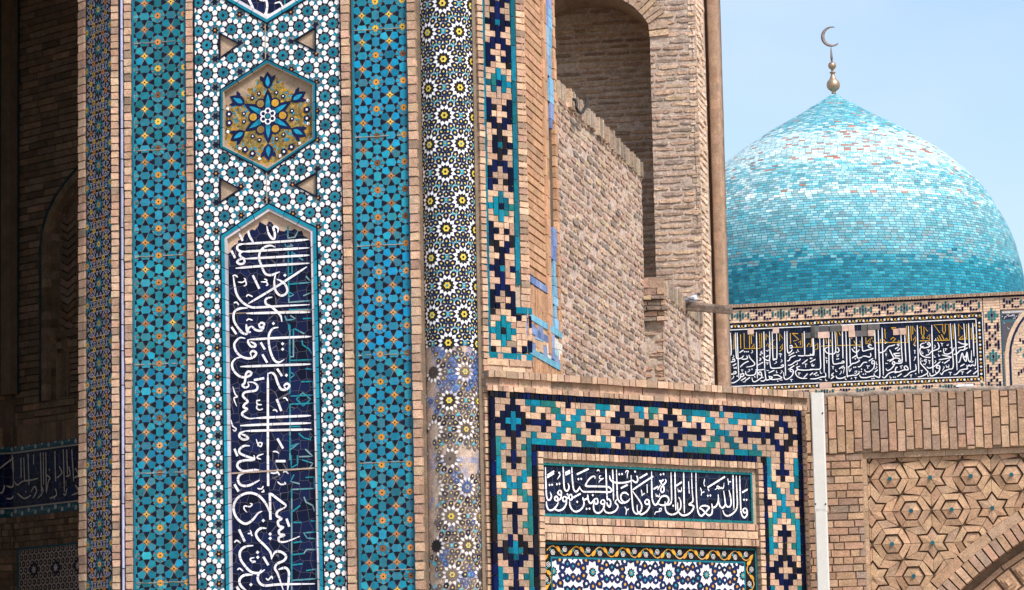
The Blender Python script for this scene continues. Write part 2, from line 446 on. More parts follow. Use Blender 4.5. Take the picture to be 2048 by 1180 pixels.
UPRIGHT_C = '''
335,0 335,40 260,45 205,60 190,95 220,130 260,140 340,128 380,130
300,140 220,165 195,210 220,260 290,265 385,218
457,0 460,270
525,52 612,52
165,255 202,318
t480,155 530,155 548,120
t545,150 560,175
t590,150 610,140 636,162
t540,230 570,255 610,250 600,235
t365,290 400,295 418,270
t415,300 422,318 400,322
490,560 465,480 430,410 370,350 290,330 210,360 165,420 160,490 195,560 260,600 320,570 370,510 408,490
t275,500 250,470 255,445 300,450 320,430 300,420
480,565 475,330
475,330 540,380 620,440
620,440 600,460 545,490 535,530 575,555 545,580 555,620 590,630 555,660 560,690 600,700 555,720 560,755 620,755 735,710
620,555 645,625
o418,572
o478,690
o478,728
o368,850
o370,893
205,650 255,755
t280,685 310,682 302,655
t310,690 322,706
t165,765 185,745 220,770
445,640 395,640 355,680 370,730 430,790 480,850 490,912
490,905 520,850 570,845 615,880 600,920 540,950 520,990 545,1040 592,1180
330,790 260,800 215,840 215,900 250,960 310,1020 380,1030 430,1000
t340,895 305,905 312,925 347,930 315,942
415,885 462,962
t190,1005 210,990 242,1015
325,1045 250,1050 210,1090 220,1140 270,1185
400,1000 370,1060 380,1110 430,1140 560,1130 870,1125
550,1000 610,985 640,1020 640,1090 630,1185
t440,1075 460,1090 490,1060 497,1085
o310,1132
185,1150 207,1185
'''
KUFIC_A = '''
775,60 775,190 850,180 885,110
740,250 760,285 830,270 800,255
780,330 780,600 785,880 1040,860 1035,770 940,810
820,330 820,570 785,575
830,350 940,430
790,685 1030,665 970,600
790,770 840,800 790,820
785,960 1080,955
740,1020 760,1070 860,1060 800,1020
935,1055 1040,1050 1040,1010
785,1110 785,1180
'''
KUFIC_B = '''
648,0 648,600
690,30 775,75
680,30 680,275 650,275
755,130 760,170 820,210 840,250
650,308 850,300 850,385 785,380
655,410 690,435 655,460
750,495 850,490 860,610 655,620
705,645 760,590 830,645 765,705 705,645
650,690 860,680 855,740
650,690 650,1180
650,885 740,885
725,945 770,985 830,1000 835,970
650,1060 730,1030 650,1090
780,1080 850,1145 730,1150
'''
KUFIC_C = '''
660,0 660,110 715,80 715,0
755,40 850,70 810,130
685,170 655,230 735,250
785,195 860,190 865,290 665,300
665,300 665,1185
770,360 790,410 850,440 865,490
670,495 740,440
680,588 750,588
830,575 875,575 880,670 770,680 800,725 880,730 880,825 795,825 770,860 670,870
680,765 755,755
670,960 760,950
790,1010 880,995 880,1080 670,1095
'''
NICHE_A = '''
95,80 100,300 110,560 125,660 150,695 185,680 205,620 180,540
130,235 255,155
125,275 252,195
t335,180 365,215 345,260 312,308
o345,188
o165,415
o212,410
o302,400
o350,392
420,60 430,250 440,430 455,500 490,525 525,490 530,430 510,380
460,190 550,145
465,225 550,182
580,75 592,300 610,470 640,530 670,535 710,490 730,440
725,455 760,510 810,540 1000,540 1200,545 1290,545 1322,510 1280,460 1220,445 1000,440 850,435 850,390 900,310 960,260 1010,255 1010,300
680,215 900,110
o703,305
o755,300
o500,590
t1130,240 1100,250 1100,290 1140,300 1172,290 1110,330 1085,368
t1048,155 1075,130 1098,162
1215,100 1225,350 1235,600 1245,700
1240,690 1280,680 1312,740 1290,820 1250,785 1240,735
1345,120 1355,400 1362,705
1415,120 1425,400 1435,640 1480,730 1540,750 1620,720 1668,668
1645,605 1590,560 1530,565 1495,620 1510,690 1565,735
1495,475 1620,410
1285,235 1300,310 1360,360 1480,375 1620,360 1720,320
1705,320 1740,350 1785,365 1810,310 1788,240
o1465,215
o1515,210
o1757,165
t1580,190 1600,150 1637,160 1620,200 1615,290
1990,203 1845,287
2048,283 1870,400 1712,508
1712,525 1780,620 1850,720 1885,800 1870,890 1820,940 1770,945 1725,880 1705,700 1690,480 1685,230
t1880,500 1890,560 1895,622
t1895,600 1945,568
t1985,400 1990,562
t1570,820 1600,880 1590,972
t1600,890 1642,858
110,720 115,800 145,870 190,885 250,860 300,800 332,735
330,720 265,690 270,640 302,632 325,680 290,715
355,510 325,560 345,590 390,590 385,530 355,510
390,590 380,660 325,705
440,625 415,670 430,715 478,712 482,650 440,625
485,690 480,760 430,850 350,890 285,870 262,820
550,590 525,640 560,690 592,660 575,600 550,590
525,640 478,672
605,650 745,575
790,650 812,740 800,810 740,880 660,910 590,870 550,790 545,700
o680,728
790,640 800,690 840,680 880,650 880,590
875,600 890,690 920,750 960,740 988,690
o970,605
o855,860
o910,855
1035,660 1000,700 1030,765 1068,745 1062,680 1035,660
995,740 990,830 1010,900 1060,935 1120,920 1175,850 1197,775
1150,690 1122,740 1160,772 1197,750 1185,700 1150,690
1422,680 1390,740 1430,780 1440,830 1390,900 1300,935 1220,920 1180,860 1170,800
t1800,780 1800,860 1812,930
1810,900 1860,960 1920,945 1990,890 2030,810 2020,730
1970,685 1945,735 1975,772 2022,750 2010,700 1970,685
'''
NICHE_B = '''
163,160 165,400 172,640 190,730 220,780 262,770 292,700
280,770 330,650 400,615 465,640 482,710 430,780 350,790 285,765
430,782 500,770 533,690 528,400 522,170
0,372 190,252
410,305 432,340 400,390 350,450 330,510 355,550 390,520 385,450 340,380 305,328
305,328 340,345 385,312
o325,220
o380,212
200,490 285,440
t270,510 330,410
t240,570 250,625 275,605 282,632 305,620 310,570
595,160 600,500 612,890
410,720 415,850 450,930 530,965 620,940 690,860 705,780 695,700 663,640
o560,800
760,165 765,500 774,940
t650,480 665,540 685,515 697,540 717,520 720,455
620,430 725,358
t850,350 862,572
905,165 915,500 930,700 885,755 860,780 910,790 945,820 910,900 830,965 740,980 680,940 650,870 645,740
985,180 990,500 1005,780 1030,930 1080,990 1130,960 1200,880 1232,830 1160,800 1090,810 1048,850
1050,855 1100,870 1160,930 1220,980 1270,960 1290,890 1278,810
1205,460 1530,258
o1205,615
o1252,610
1280,760 1300,830 1350,820 1388,760 1405,690 1400,590
1405,690 1430,800 1480,840 1528,790 1528,700 1500,520
1530,740 1560,810 1610,820 1640,760 1630,640 1600,510
1675,225 1680,500 1692,880
1740,240 1750,500 1760,760 1740,870 1670,950 1580,990 1520,960 1488,880
1805,240 1810,500 1820,760 1830,920 1860,1000 1900,1020 1942,960 1945,890
1900,840 1865,880 1890,930 1938,915 1930,870 1900,840
o1878,690
o1925,690
1845,555 1947,495
t1340,505 1390,470 1412,490 1415,450 1380,435 1370,470
t1430,440 1450,482 1468,460 1485,482 1505,450 1512,375
t1070,460 1092,540 1085,612
t1095,560 1145,538
t1150,300 1135,390 1157,442
t1580,290 1590,350 1642,352
t1590,350 1592,412
t1205,480 1232,528
t220,970 240,920 290,910 340,890 342,850 310,860 305,895
72,675 40,730 60,770 105,765 115,710 72,675
118,740 120,820 80,890 0,962
'''
FAR_A = '''
90,215 105,560 60,610
175,215 190,600 215,650 280,640 312,600
205,215 218,600 232,975
530,205 538,600 546,985
655,195 662,500 670,830
750,195 755,640 690,672 632,620
795,195 810,640 840,655 875,620 870,215
1005,190 1012,600 1022,940
1045,190 1055,530 1110,535 1132,495
1335,190 1340,400 1345,600
1490,305 1500,570 1460,590 1400,600 1345,600
70,970 85,1040 130,1060 200,1030 260,970 255,900
250,960 300,950 320,920 295,900 275,930
60,910 120,912 182,900 180,868 140,885
60,715 120,705 165,690 150,655 120,680
400,590 430,650 500,730 470,772 360,795
255,795 310,740 380,700 398,705
280,660 340,660 380,640 365,600
345,865 360,920 420,935 500,920 527,855
515,840 600,842 660,830
455,970 470,1030 510,1040 560,1010 620,960 605,880 570,885 575,920 620,930
600,1025 650,1030 682,1000
670,830 690,990 720,1010 800,970 735,945
740,950 780,1000 860,1000 962,980
965,975 890,930 815,935
750,650 770,790 800,812 860,812 940,802 985,780 975,755 940,775
990,880 1000,980 1040,1000 1120,950 1155,870 1120,830 1097,860 1145,880
1045,690 1082,680 1110,630 1192,598
1062,765 1120,752 1190,700 1255,680 1270,650
1230,600 1290,605 1340,602
1385,985 1280,980 1210,940 1190,870 1242,830
1265,780 1210,800 1240,835 1320,845 1420,842 1520,830
1085,440 1125,430 1130,470 1090,470
245,550 312,508
690,622 735,598
550,762 642,712
735,892 832,848
1075,600 1167,548
1300,740 1392,668
1070,835 1167,768
270,1022 352,968
340,1022 422,968
1330,970 1392,905
130,770 190,735
t610,600 590,580 640,560 600,545 630,520
t690,510 720,525 735,500
t905,575 940,565 960,590
t930,570 940,630
t690,720 735,725
t710,720 715,755
t700,850 740,855
t270,840 310,845
t285,840 290,880
t300,1045 350,1040
t1095,1000 1145,1005
t1115,1000 1120,1040
t920,1010 970,1012
t1340,740 1385,745
t1360,740 1360,800
t1230,890 1275,895
t1250,890 1245,935
t1430,650 1470,655
t570,690 610,660 590,645 600,690
t380,880 420,850 400,830
t110,1000 150,960 140,940
t120,640 150,620 140,590
t150,790 155,820 175,800 190,820 195,780
t440,560 465,540 455,505
t940,715 965,690 945,665
t1190,760 1220,745 1215,715
t830,740 870,715 855,690
t930,910 965,870 945,850
t865,850 870,890 890,880
t1225,490 1230,525 1250,530
t1455,740 1470,780 1490,765 1505,780
o500,955
o455,830
o505,960
o640,970
o205,945
o1205,545
o890,1030
o330,535
o360,535
o390,535
'''
FAR_B = '''
45,310 55,520 40,590 0,570
165,310 172,600 178,800 130,832 0,830
230,310 235,600 240,890
315,310 318,600 322,980
375,190 380,500 388,715 430,742 490,730 570,720 560,690 530,710
420,190 430,530 340,572 270,540 250,490 300,455
430,530 470,545 490,510 465,455
545,190 550,400 556,650
605,190 615,500 626,920 650,942 720,932 780,930 830,890 820,860
670,300 680,715 720,732 770,722 830,690 820,665
780,280 790,600 830,640 885,620
875,280 885,500 920,520 980,502 1070,490
1080,480 1020,470 980,440 1010,415 1040,430
885,610 940,610 1000,625 1025,600 1020,555
1090,170 1098,400 1106,660
1150,160 1165,600 1178,935 1140,962 1080,930
1080,900 1080,945 1040,950 1000,960 940,972 860,965 835,925
1215,130 1225,500 1237,930
0,992 100,990 200,960 262,955 260,890
440,940 462,980 540,980 602,950
350,992 400,955 365,930 400,890
805,790 850,780 900,720 965,712
920,830 940,870 1000,870 1075,805 1085,700 1050,690 1045,735 1080,735
705,480 740,530 790,542 832,500
1150,500 1180,550 1260,520 1320,450 1395,430 1435,415
1340,500 1370,560 1405,650 1300,685
1520,650 1450,640 1405,650
1517,600 1450,600 1415,570 1520,558
1280,820 1310,852 1380,812 1432,730 1405,700 1390,740 1432,745
1215,955 1260,972 1330,900 1420,872 1520,880
0,712 90,662
60,922 122,882
0,930 50,890
490,822 572,772
640,802 692,758
710,642 782,598
990,692 1062,648
1090,882 1142,838
1340,702 1412,658
1470,520 1520,480
t265,620 275,650 290,640
t270,680 300,690
t280,690 285,730
t370,780 405,790
t385,790 390,830
t430,830 440,870 460,860
t455,570 460,620 480,600 490,570
t500,920 530,880 520,860
t655,810 665,870 685,840 700,810
t540,820 580,800 560,900
t740,450 750,480 760,455
t820,445 850,450
t950,770 1010,775
t975,775 975,820
t1115,700 1120,750 1140,745
t1090,830 1130,800 1115,780
t1270,570 1300,575
t1280,570 1285,610
t1270,730 1310,735
t1260,400 1290,380 1300,370
t590,960 600,1005 620,1000
t750,965 790,970
t770,970 770,1000
t160,1000 200,1010
t1345,940 1355,980 1375,970
t260,990 270,1025 290,1020
t170,850 180,900 205,890
t0,640 40,640
t40,730 50,780 75,750
t1455,800 1440,850 1430,900
t1465,420 1510,425
t750,870 790,860 770,900 745,890
o455,660
o480,655
o765,655
o870,830
o865,870
o900,915
o935,910
o740,800
o770,795
o100,935
o135,930
o1045,990
o1080,985
o700,985
o1410,965
o1440,965
'''
FAR_C = '''
100,250 110,500 120,700 60,730 0,722
165,250 175,500 186,705
225,100 242,500 262,840
375,90 388,500 402,900
620,85 630,500 642,890
935,60 955,400 982,780 900,832 820,872 790,920 760,890
1005,60 1025,400 1047,845
1160,60 1180,460 1100,512 1040,570 990,580
1240,55 1248,300 1257,480
1310,50 1320,300 1332,610
145,955 190,940 260,880 352,842 345,745
0,890 80,870 150,842 222,835 190,775 155,800 190,850
0,850 20,800 45,800
385,960 450,950 552,890 520,830 440,740 428,690
585,890 600,940 660,930 740,865 755,785 715,765 700,805 755,815
535,790 580,812 660,780 730,730 765,700
740,670 800,662 900,642 952,630
955,625 870,605 790,590
600,632 500,622 430,570 425,480 482,440
500,390 450,400 430,435 480,470 565,455 597,420 572,380 550,410 595,430
515,595 570,582 620,530 720,492 745,450 718,375
820,480 830,560 900,572 970,530 1002,460
1060,472 1150,450 1225,412
1230,408 1130,400 1060,365
1060,712 1090,700 1132,560 1160,650 1200,690 1212,540 1240,680 1282,690 1290,515
990,922 1040,910 1100,850 1160,832 1222,820 1205,790
1205,760 1225,782 1250,760 1275,780 1300,755 1350,765 1362,650
40,955 112,905
830,732 922,668
1100,782 1172,742
1150,512 1222,468
1210,902 1282,848
1320,912 1392,855
0,490 50,460
0,610 90,600
80,660 60,700 90,700 100,670
t650,480 680,450 665,420
t660,350 690,330 680,310
t770,390 810,400
t790,395 795,440
t840,480 880,490
t855,490 855,520
t870,420 890,430 900,400
t930,470 960,450
t540,500 590,510
t560,510 565,550
t450,520 460,570 480,550
t325,440 335,420 345,440
t320,510 350,520
t330,520 335,570
t330,640 350,620 320,690
t420,680 440,650 425,640
t430,850 470,850
t450,850 450,890
t655,590 665,630 685,620
t730,570 740,610 760,600
t660,730 690,700 675,680
t905,880 960,885
t930,885 935,930
t1110,870 1160,875
t1135,875 1135,920
t860,760 870,800 890,785 905,800 910,750
t800,850 830,800 815,790
t545,900 555,950 570,940
t85,780 130,770
t100,775 105,820
t250,930 290,925
t270,930 270,970
t30,410 80,400
t50,405 60,450
t1285,720 1315,700 1300,690
t1150,590 1160,640 1175,610 1190,630 1195,580
t500,690 530,670 510,660 490,690 530,700 500,750 480,740 520,760
t560,680 600,690
t580,690 580,740
t680,850 690,890 710,880
o520,375
o95,675
o120,675
o350,905
o455,690
o805,715
o770,525
o740,530
o1355,820
'''
GOLD_A = '''
60,240 65,490 150,490 155,240
260,240 265,480
320,220 325,480 590,480 580,230
410,240 415,480
450,470 490,400 490,480
440,240 445,400
450,230 482,270
615,220 620,470
690,340 690,230 732,290
690,440 720,390 742,470 885,480 760,400 830,330
920,350 920,230 972,310
970,490 970,400 928,470 970,490 920,530
1100,220 1105,400
1130,225 1230,230
1140,230 1242,330 1150,355
1180,390 1222,460
1100,462 1310,455 1300,220
1240,380 1280,340 1270,420
1390,220 1390,300
1380,450 1412,390 1460,440 1460,320
'''
GOLD_B = '''
465,430 445,200 482,190 512,260
460,430 860,420 840,350
740,350 770,410
80,440 130,390 130,480 90,500
0,450 30,440 25,310
270,310 275,400
340,330 372,430 190,440
940,290 945,400 1010,395 1015,310 960,380
1040,290 1042,320
700,290 705,320
1060,350 1080,385 1517,375
1190,320 1190,380
1240,330 1280,380
1260,150 1270,310
1360,330 1400,290 1440,320 1390,372
1370,130 1450,130
1380,140 1402,170
'''
GOLD_C = '''
1075,275 1070,65 1137,150
1080,320 1147,260 1142,320
1205,70 1210,320 1290,320 1285,130
1075,325 1210,320
1340,330 1380,280 1350,240 1340,290 1380,345 1310,402
1340,60 1345,110
1360,80 1370,180
755,215 655,80 805,75 800,180 830,240 850,180 845,70 910,75 920,340 660,345
710,290 740,340
740,260 780,340
780,240 830,335
850,330 870,305 890,335
405,130 440,100 445,230 475,290 490,230 485,110 550,190
450,300 475,275 500,300 475,320 450,300
415,350 585,350 585,240 530,310 585,320
300,240 295,100 347,190
305,340 345,280 352,340 310,420
190,100 210,380 0,380
265,100 275,350
975,80 985,320
50,370 60,345 80,370
'''
DARK_FRIEZE = '''
75,385 82,560 40,565
130,400 132,520
147,400 152,540
172,375 178,560
205,380 205,440
245,370 252,600
262,370 264,560
277,370 280,600
330,360 335,540
380,350 387,600
400,350 405,500
430,350 442,540
0,465 50,425 92,395
30,560 20,600 0,610
40,640 70,640 102,600
90,540 110,560 140,540 200,530 232,520
190,600 210,570 222,600 200,640
230,640 260,600 250,560
280,610 292,540 302,520 280,500
300,640 340,620 332,580
380,610 392,620 402,580
355,450 372,490 340,520
395,510 420,500 412,450
440,520 470,500 450,460
430,620 470,600 450,560
110,610 150,640 190,620
o300,470
o160,600
o330,640
'''
# chequered brick mosaics: N navy, T teal, . plain brick
STAR20 = ['NNTTTNN', '.NNTNN.', '..NNN..', 'T..N..T', 'TT.N.TT', 'T..N..T', 'T.NNN.T', 'T..N..T', 'TT...TT', '.TT.TT.', '..TTT..']
HOLLOW25 = ['NN...NN', '.NN.NN.', '..NNN..', '...N...', 'T..N..T', 'T..N..T', 'T.NNN.T', 'T..N..T', 'TT...TT', '.TT.TT.', '..TTT..', 'N..T..N', '..TTT..', '.TT.TT.', 'TT...TT', 'T..N..T', 'T.NNN.T', 'T..N..T', 'TT.N.TT', 'T..N..T', '..NNN..', '.NN.NN.', 'NN...NN', '.NN.NN.', '..NNN..', 'T..N..T', 'T.NNN.T', 'T..N..T', 'TT...TT', '.TT.TT.', '..TTT..']
TOPBAND = ['T..N..T', 'T.NNN.T', 'T..N..T', 'TT...TT', '.TT.TT.', '..TTT..', 'N..T..T', '..TTT..', '.TT.TT.', 'TT...TT', 'T..N..T', 'T.NNN.T', 'T..N..T', 'TT.N.TT', 'T..N..T', '..NNN..', '.NN.NN.', 'NN...NN', '.NN.NN.', '..NNN..', 'T..N..T', 'TT.N.TT', '..NNN.T', 'TT.N.TT', 'T..N..T', '..NNN..', '.NN.NN.', 'NN...NN', '.NN.NN.', '..NNN..', 'T..N..T', 'TT.N.TT', 'T..N..T', 'T.NNN.T', 'T..N..T', 'TT...TT', '.TT.TT.', '..TTT..', 'T..T..T', '..TTT..', '.TT.TT.', 'TT...TT', 'T..N..T', 'T.NNN.T', 'T..N..T', 'TT.N.TT', 'T..N..T', '..NNN..']
DIAM20 = ['TTNTT', '.TTT.', '..T..', 'N...N', 'NN.NN', 'N...N', 'NN.NN', '.NNN.', '..N..', '.NNN.', 'NNTNN']

# ------------------------------------------------------------------ shared pattern builders
def mosaic(mb, P, grid, u0, ztop, du, dz, d=0.0, merge='v', clipz=None, worn=0.05, gap=.10):
    """grid of brick-sized pieces; rows run down from ztop, cells to the right from u0"""
    nr, nc = len(grid), max(len(r) for r in grid)
    done = set()
    for r in range(nr):
        for c in range(len(grid[r])):
            ch = grid[r][c]
            if ch == ' ' or (r, c) in done: continue
            ln = 1; mx_ = RND.choice((2, 3, 3)) if ch != '.' else RND.choice((1, 2, 2))
            mg = merge if ch != '.' else 'h'
            while ln < mx_:
                rr, cc = (r + ln, c) if mg == 'v' else (r, c + ln)
                if rr >= nr or cc >= len(grid[rr]) or grid[rr][cc] != ch or (rr, cc) in done: break
                ln += 1
            for k in range(ln): done.add((r + k, c) if mg == 'v' else (r, c + k))
            w_, h_ = (1, ln) if mg == 'v' else (ln, 1)
            a, b = u0 + c * du + du * gap / 2, u0 + (c + w_) * du - du * gap / 2
            t, bt = ztop - r * dz - dz * gap / 2, ztop - (r + h_) * dz + dz * gap / 2
            j = lambda: RND.uniform(-.0022, .0022)
            q = [(a + j(), bt + j()), (b + j(), bt + j()), (b + j(), t + j()), (a + j(), t + j())]
            if ch == 'N': col = vary(RND.choice((NAVY, NAVY, NAVY2, BLACK)), .3)
            elif ch == 'T': col = vary(RND.choice((TEAL, TEAL, (.008, .17, .25), TEALD, (.015, .13, .13))), .28)
            else: col = mixc(brickcol(.14, .08), DULL, max(0, min(.8, 2.2 * nz(u0 + c * du, ztop - r * dz, 2.6, 12))))
            if ch in 'NT' and RND.random() < worn: col = mixc(col, PINK, .8)
            dd = d + (RND.uniform(.0, .004) if ch != '.' else RND.uniform(-.004, .002))
            mb.prism(P, q, d - .02, dd, col)
def sym(table, n0, n1, period=20):
    out = []
    for j in range(n0, n1):
        k = abs(j) % period; k = min(k, period - k); out.append(table[k])
    return out
def offset_poly(p, dist):
    """inward offset of a convex polygon"""
    E = [(-a, -b, -c) for a, b, c in edges_out(p)]; L = []
    for a, b, c in E:
        l = math.hypot(a, b); L.append((a / l, b / l, c / l - dist))
    out = []
    for i in range(len(p)):
        a1, b1, c1 = L[i - 1]; a2, b2, c2 = L[i]; D = a1 * b2 - a2 * b1
        out.append(((b1 * c2 - b2 * c1) / D, (a2 * c1 - a1 * c2) / D))
    return out
def frame(mb, P, poly, bands, seg=0.12):
    for d0, d1, dep, back, col in bands:
        A_, B_ = offset_poly(poly, d0), offset_poly(poly, d1); n = len(poly)
        for i in range(n):
            j = (i + 1) % n
            ln = math.hypot(A_[j][0] - A_[i][0], A_[j][1] - A_[i][1]); m = max(1, int(ln / seg))
            for k in range(m):
                f = lambda X, t: (X[i][0] + (X[j][0] - X[i][0]) * t, X[i][1] + (X[j][1] - X[i][1]) * t)
                t0, t1 = k / m + (.003 / ln if k else 0), (k + 1) / m - (.003 / ln if k < m - 1 else 0)
                mb.prism(P, [f(A_, t0), f(A_, t1), f(B_, t1), f(B_, t0)], back, dep, vary(col, .22))
def leaf(cx, cz, l, wd, a, n=5):
    """pointed petal from (0,0) along +x, turned by a"""
    up = [(l * t, wd * .5 * math.sin(math.pi * t ** .8)) for t in [k / n for k in range(n + 1)]]
    return offs(rot2(up + [(x, -y) for x, y in reversed(up[1:-1])], a), cx, cz)

# ------------------------------------------------------------------ ground
g = MB(); S_ = 1500
g.face([(-S_, -S_, 0), (S_, -S_, 0), (S_, S_, 0), (-S_, S_, 0)], (.3, .25, .2))
go = g.build('ground', M_PAVE); go['kind'] = 'structure'; go['label'] = 'paved forecourt in front of the tiled portals'; go['category'] = 'ground'

# ------------------------------------------------------------------ planes of the tiled portal
PA = Plane(850, 590, 25.0, -11.1)            # front face
uA = lambda px: PA.u(px, 590)
PB = Plane(960, 590, 25.02, 37.4)            # canted corner face
PS = Plane(1046, 300, PB.pt(*PB.uv(1046, 300)).y, 78.0)   # return side, running back
zA = lambda y, px=520: PA.z(px, y)
zb, zt = zA(1180) - .9, zA(0) + .9
portal = thing('tiled_portal', PA.pt(uA(500), 0), 'tall tiled portal front with upright navy calligraphy panel between turquoise star mosaic bands', 'portal')

core = MB()
sEnd = PS.u(1112, 166)
def xy(P, u, d): p = P.pt(u, 0, d); return (p.x, p.y)
PJ = Plane(225.3, 590, PA.pt(uA(225.3), 0).y, -52.0)
plan = [xy(PJ, PJ.u(161), -.03), xy(PA, uA(226), -.03), xy(PA, uA(846), -.03), xy(PB, PB.u(968), -.03), xy(PB, PB.u(1044), -.03), xy(PS, sEnd, -.03), xy(PS, sEnd, -.9), xy(PA, uA(190), -1.0), xy(PJ, PJ.u(161), -.3)]
core.extrude(plan, 0, 13.5, (.36, .26, .18)); core.build('wall_core', M_CORE, portal)

# brick edgings on the front face
for a, b, h, dd in ((225.5, 239, .058, .03), (252.5, 264.5, .062, .035), (377, 389.5, .068, .03), (690.5, 706, .066, .035), (824.5, 841, .072, .04)):
    mb = MB(); header_strip(mb, PA, uA(a), uA(b), zb, zt, h, -.02, dd); mb.build('brick_edging', M_BRICK, portal)
# torus moulding between two of them
mb = MB(); u0, u1 = uA(239), uA(252.5); z = zb
mb.rect(PA, u0, u1, zb, zt, -.03, .004, NAVY)
while z < zt:
    h = RND.uniform(.2, .55); rows = []; c = vary((.36, .36, .50), .12)
    for zz in (z + .004, min(z + h, zt) - .004):
        rows.append([PA.pt((u0 + u1) / 2 + math.cos(a) * .0135 + .003, zz, .004 + math.sin(a) * .03) for a in [math.pi * k / 8 for k in range(9)]])
    mb.grid(rows, c); z += h
mb.build('rope_moulding', M_GLAZE, portal)

# dark star band on the splayed jamb at the far left
mb = MB(); u0, u1 = PJ.u(173), PJ.u(225); zJ = lambda y, px=200: PJ.z(px, y)
mb.rect(PJ, u0, u1, zb, zt + .2, -.03, 0, (.008, .008, .014))
hz_ = (zJ(251.9) - zJ(1047.6)) / 10.0; ku = hz_ / 850; cu = (u0 + u1) / 2; RPb = rect_planes(u0, u1, zb, zt + .2)
for j in range(-7, 20):
    zc = zJ(251.9) - (j - 3) * hz_
    for uc, z2 in ((cu, zc), (cu - 475 * ku, zc - hz_ / 2), (cu + 475 * ku, zc - hz_ / 2)):
        put = lambda p, d, c: (lambda q: len(q) > 2 and mb.poly(PJ, q, d, c))(clip(offs(p, uc, z2, 1), RPb))
        for k in range(10): put(leaf(0, 0, 185 * ku, 50 * ku, 2 * math.pi * k / 10 + .31), .003 + .0001 * k, vary((.015, .15, .21), .25))
        put(ngon(0, 0, 62 * ku, 10), .005, vary((.45, .27, .05), .3)); put(ngon(0, 0, 24 * ku, 8), .007, (.2, .09, .03))
        if uc != cu: continue
        for sx in (1, -1):
            for sy, (hx, hy) in ((1, (308, 117)), (-1, (308, 117)), (1, (186, 307)), (-1, (186, 307))):
                hx, hy = sx * hx * ku, sy * hy * ku; a0 = math.atan2(hy, hx)
                c = vary(RND.choice(((.46, .29, .05), (.42, .24, .05), (.40, .15, .03))), .2)
                put(ngon(hx, hy, 62 * ku, 12), .0055, c); put(ngon(hx, hy, 22 * ku, 6), .007, (.05, .02, .02))
                for k in range(6):
                    a = a0 + math.pi / 6 + k * math.pi / 3; tx, ty = hx + math.cos(a) * 132 * ku, hy + math.sin(a) * 132 * ku
                    t = ngon(tx, ty, 66 * ku, 3, a + math.pi)
                    put(t, .004 + .0002 * k, vary((.31, .31, .41), .08)); put(shrink(t, .40), .006, (.010, .012, .04))
        put([(x * .8, hz_ / 2 + y * 1.9) for x, y in ngon(0, 0, 62 * ku, 8)], .006, (.36, .24, .06)); put([(x * .8, hz_ / 2 + y * 1.9) for x, y in ngon(0, 0, 48 * ku, 8)], .007, BLACK)
        for s2 in (-1, 1): put(ngon(0, hz_ / 2 + s2 * 48 * ku, 30 * ku, 8), .008, (.33, .2, .06))
mb.build('dark_star_band', M_GLAZE, portal)
mb = MB(); header_strip(mb, PJ, PJ.u(161), PJ.u(172.5), zb, zt + .2, .068, -.02, .02); mb.build('brick_edging', M_BRICK, portal)

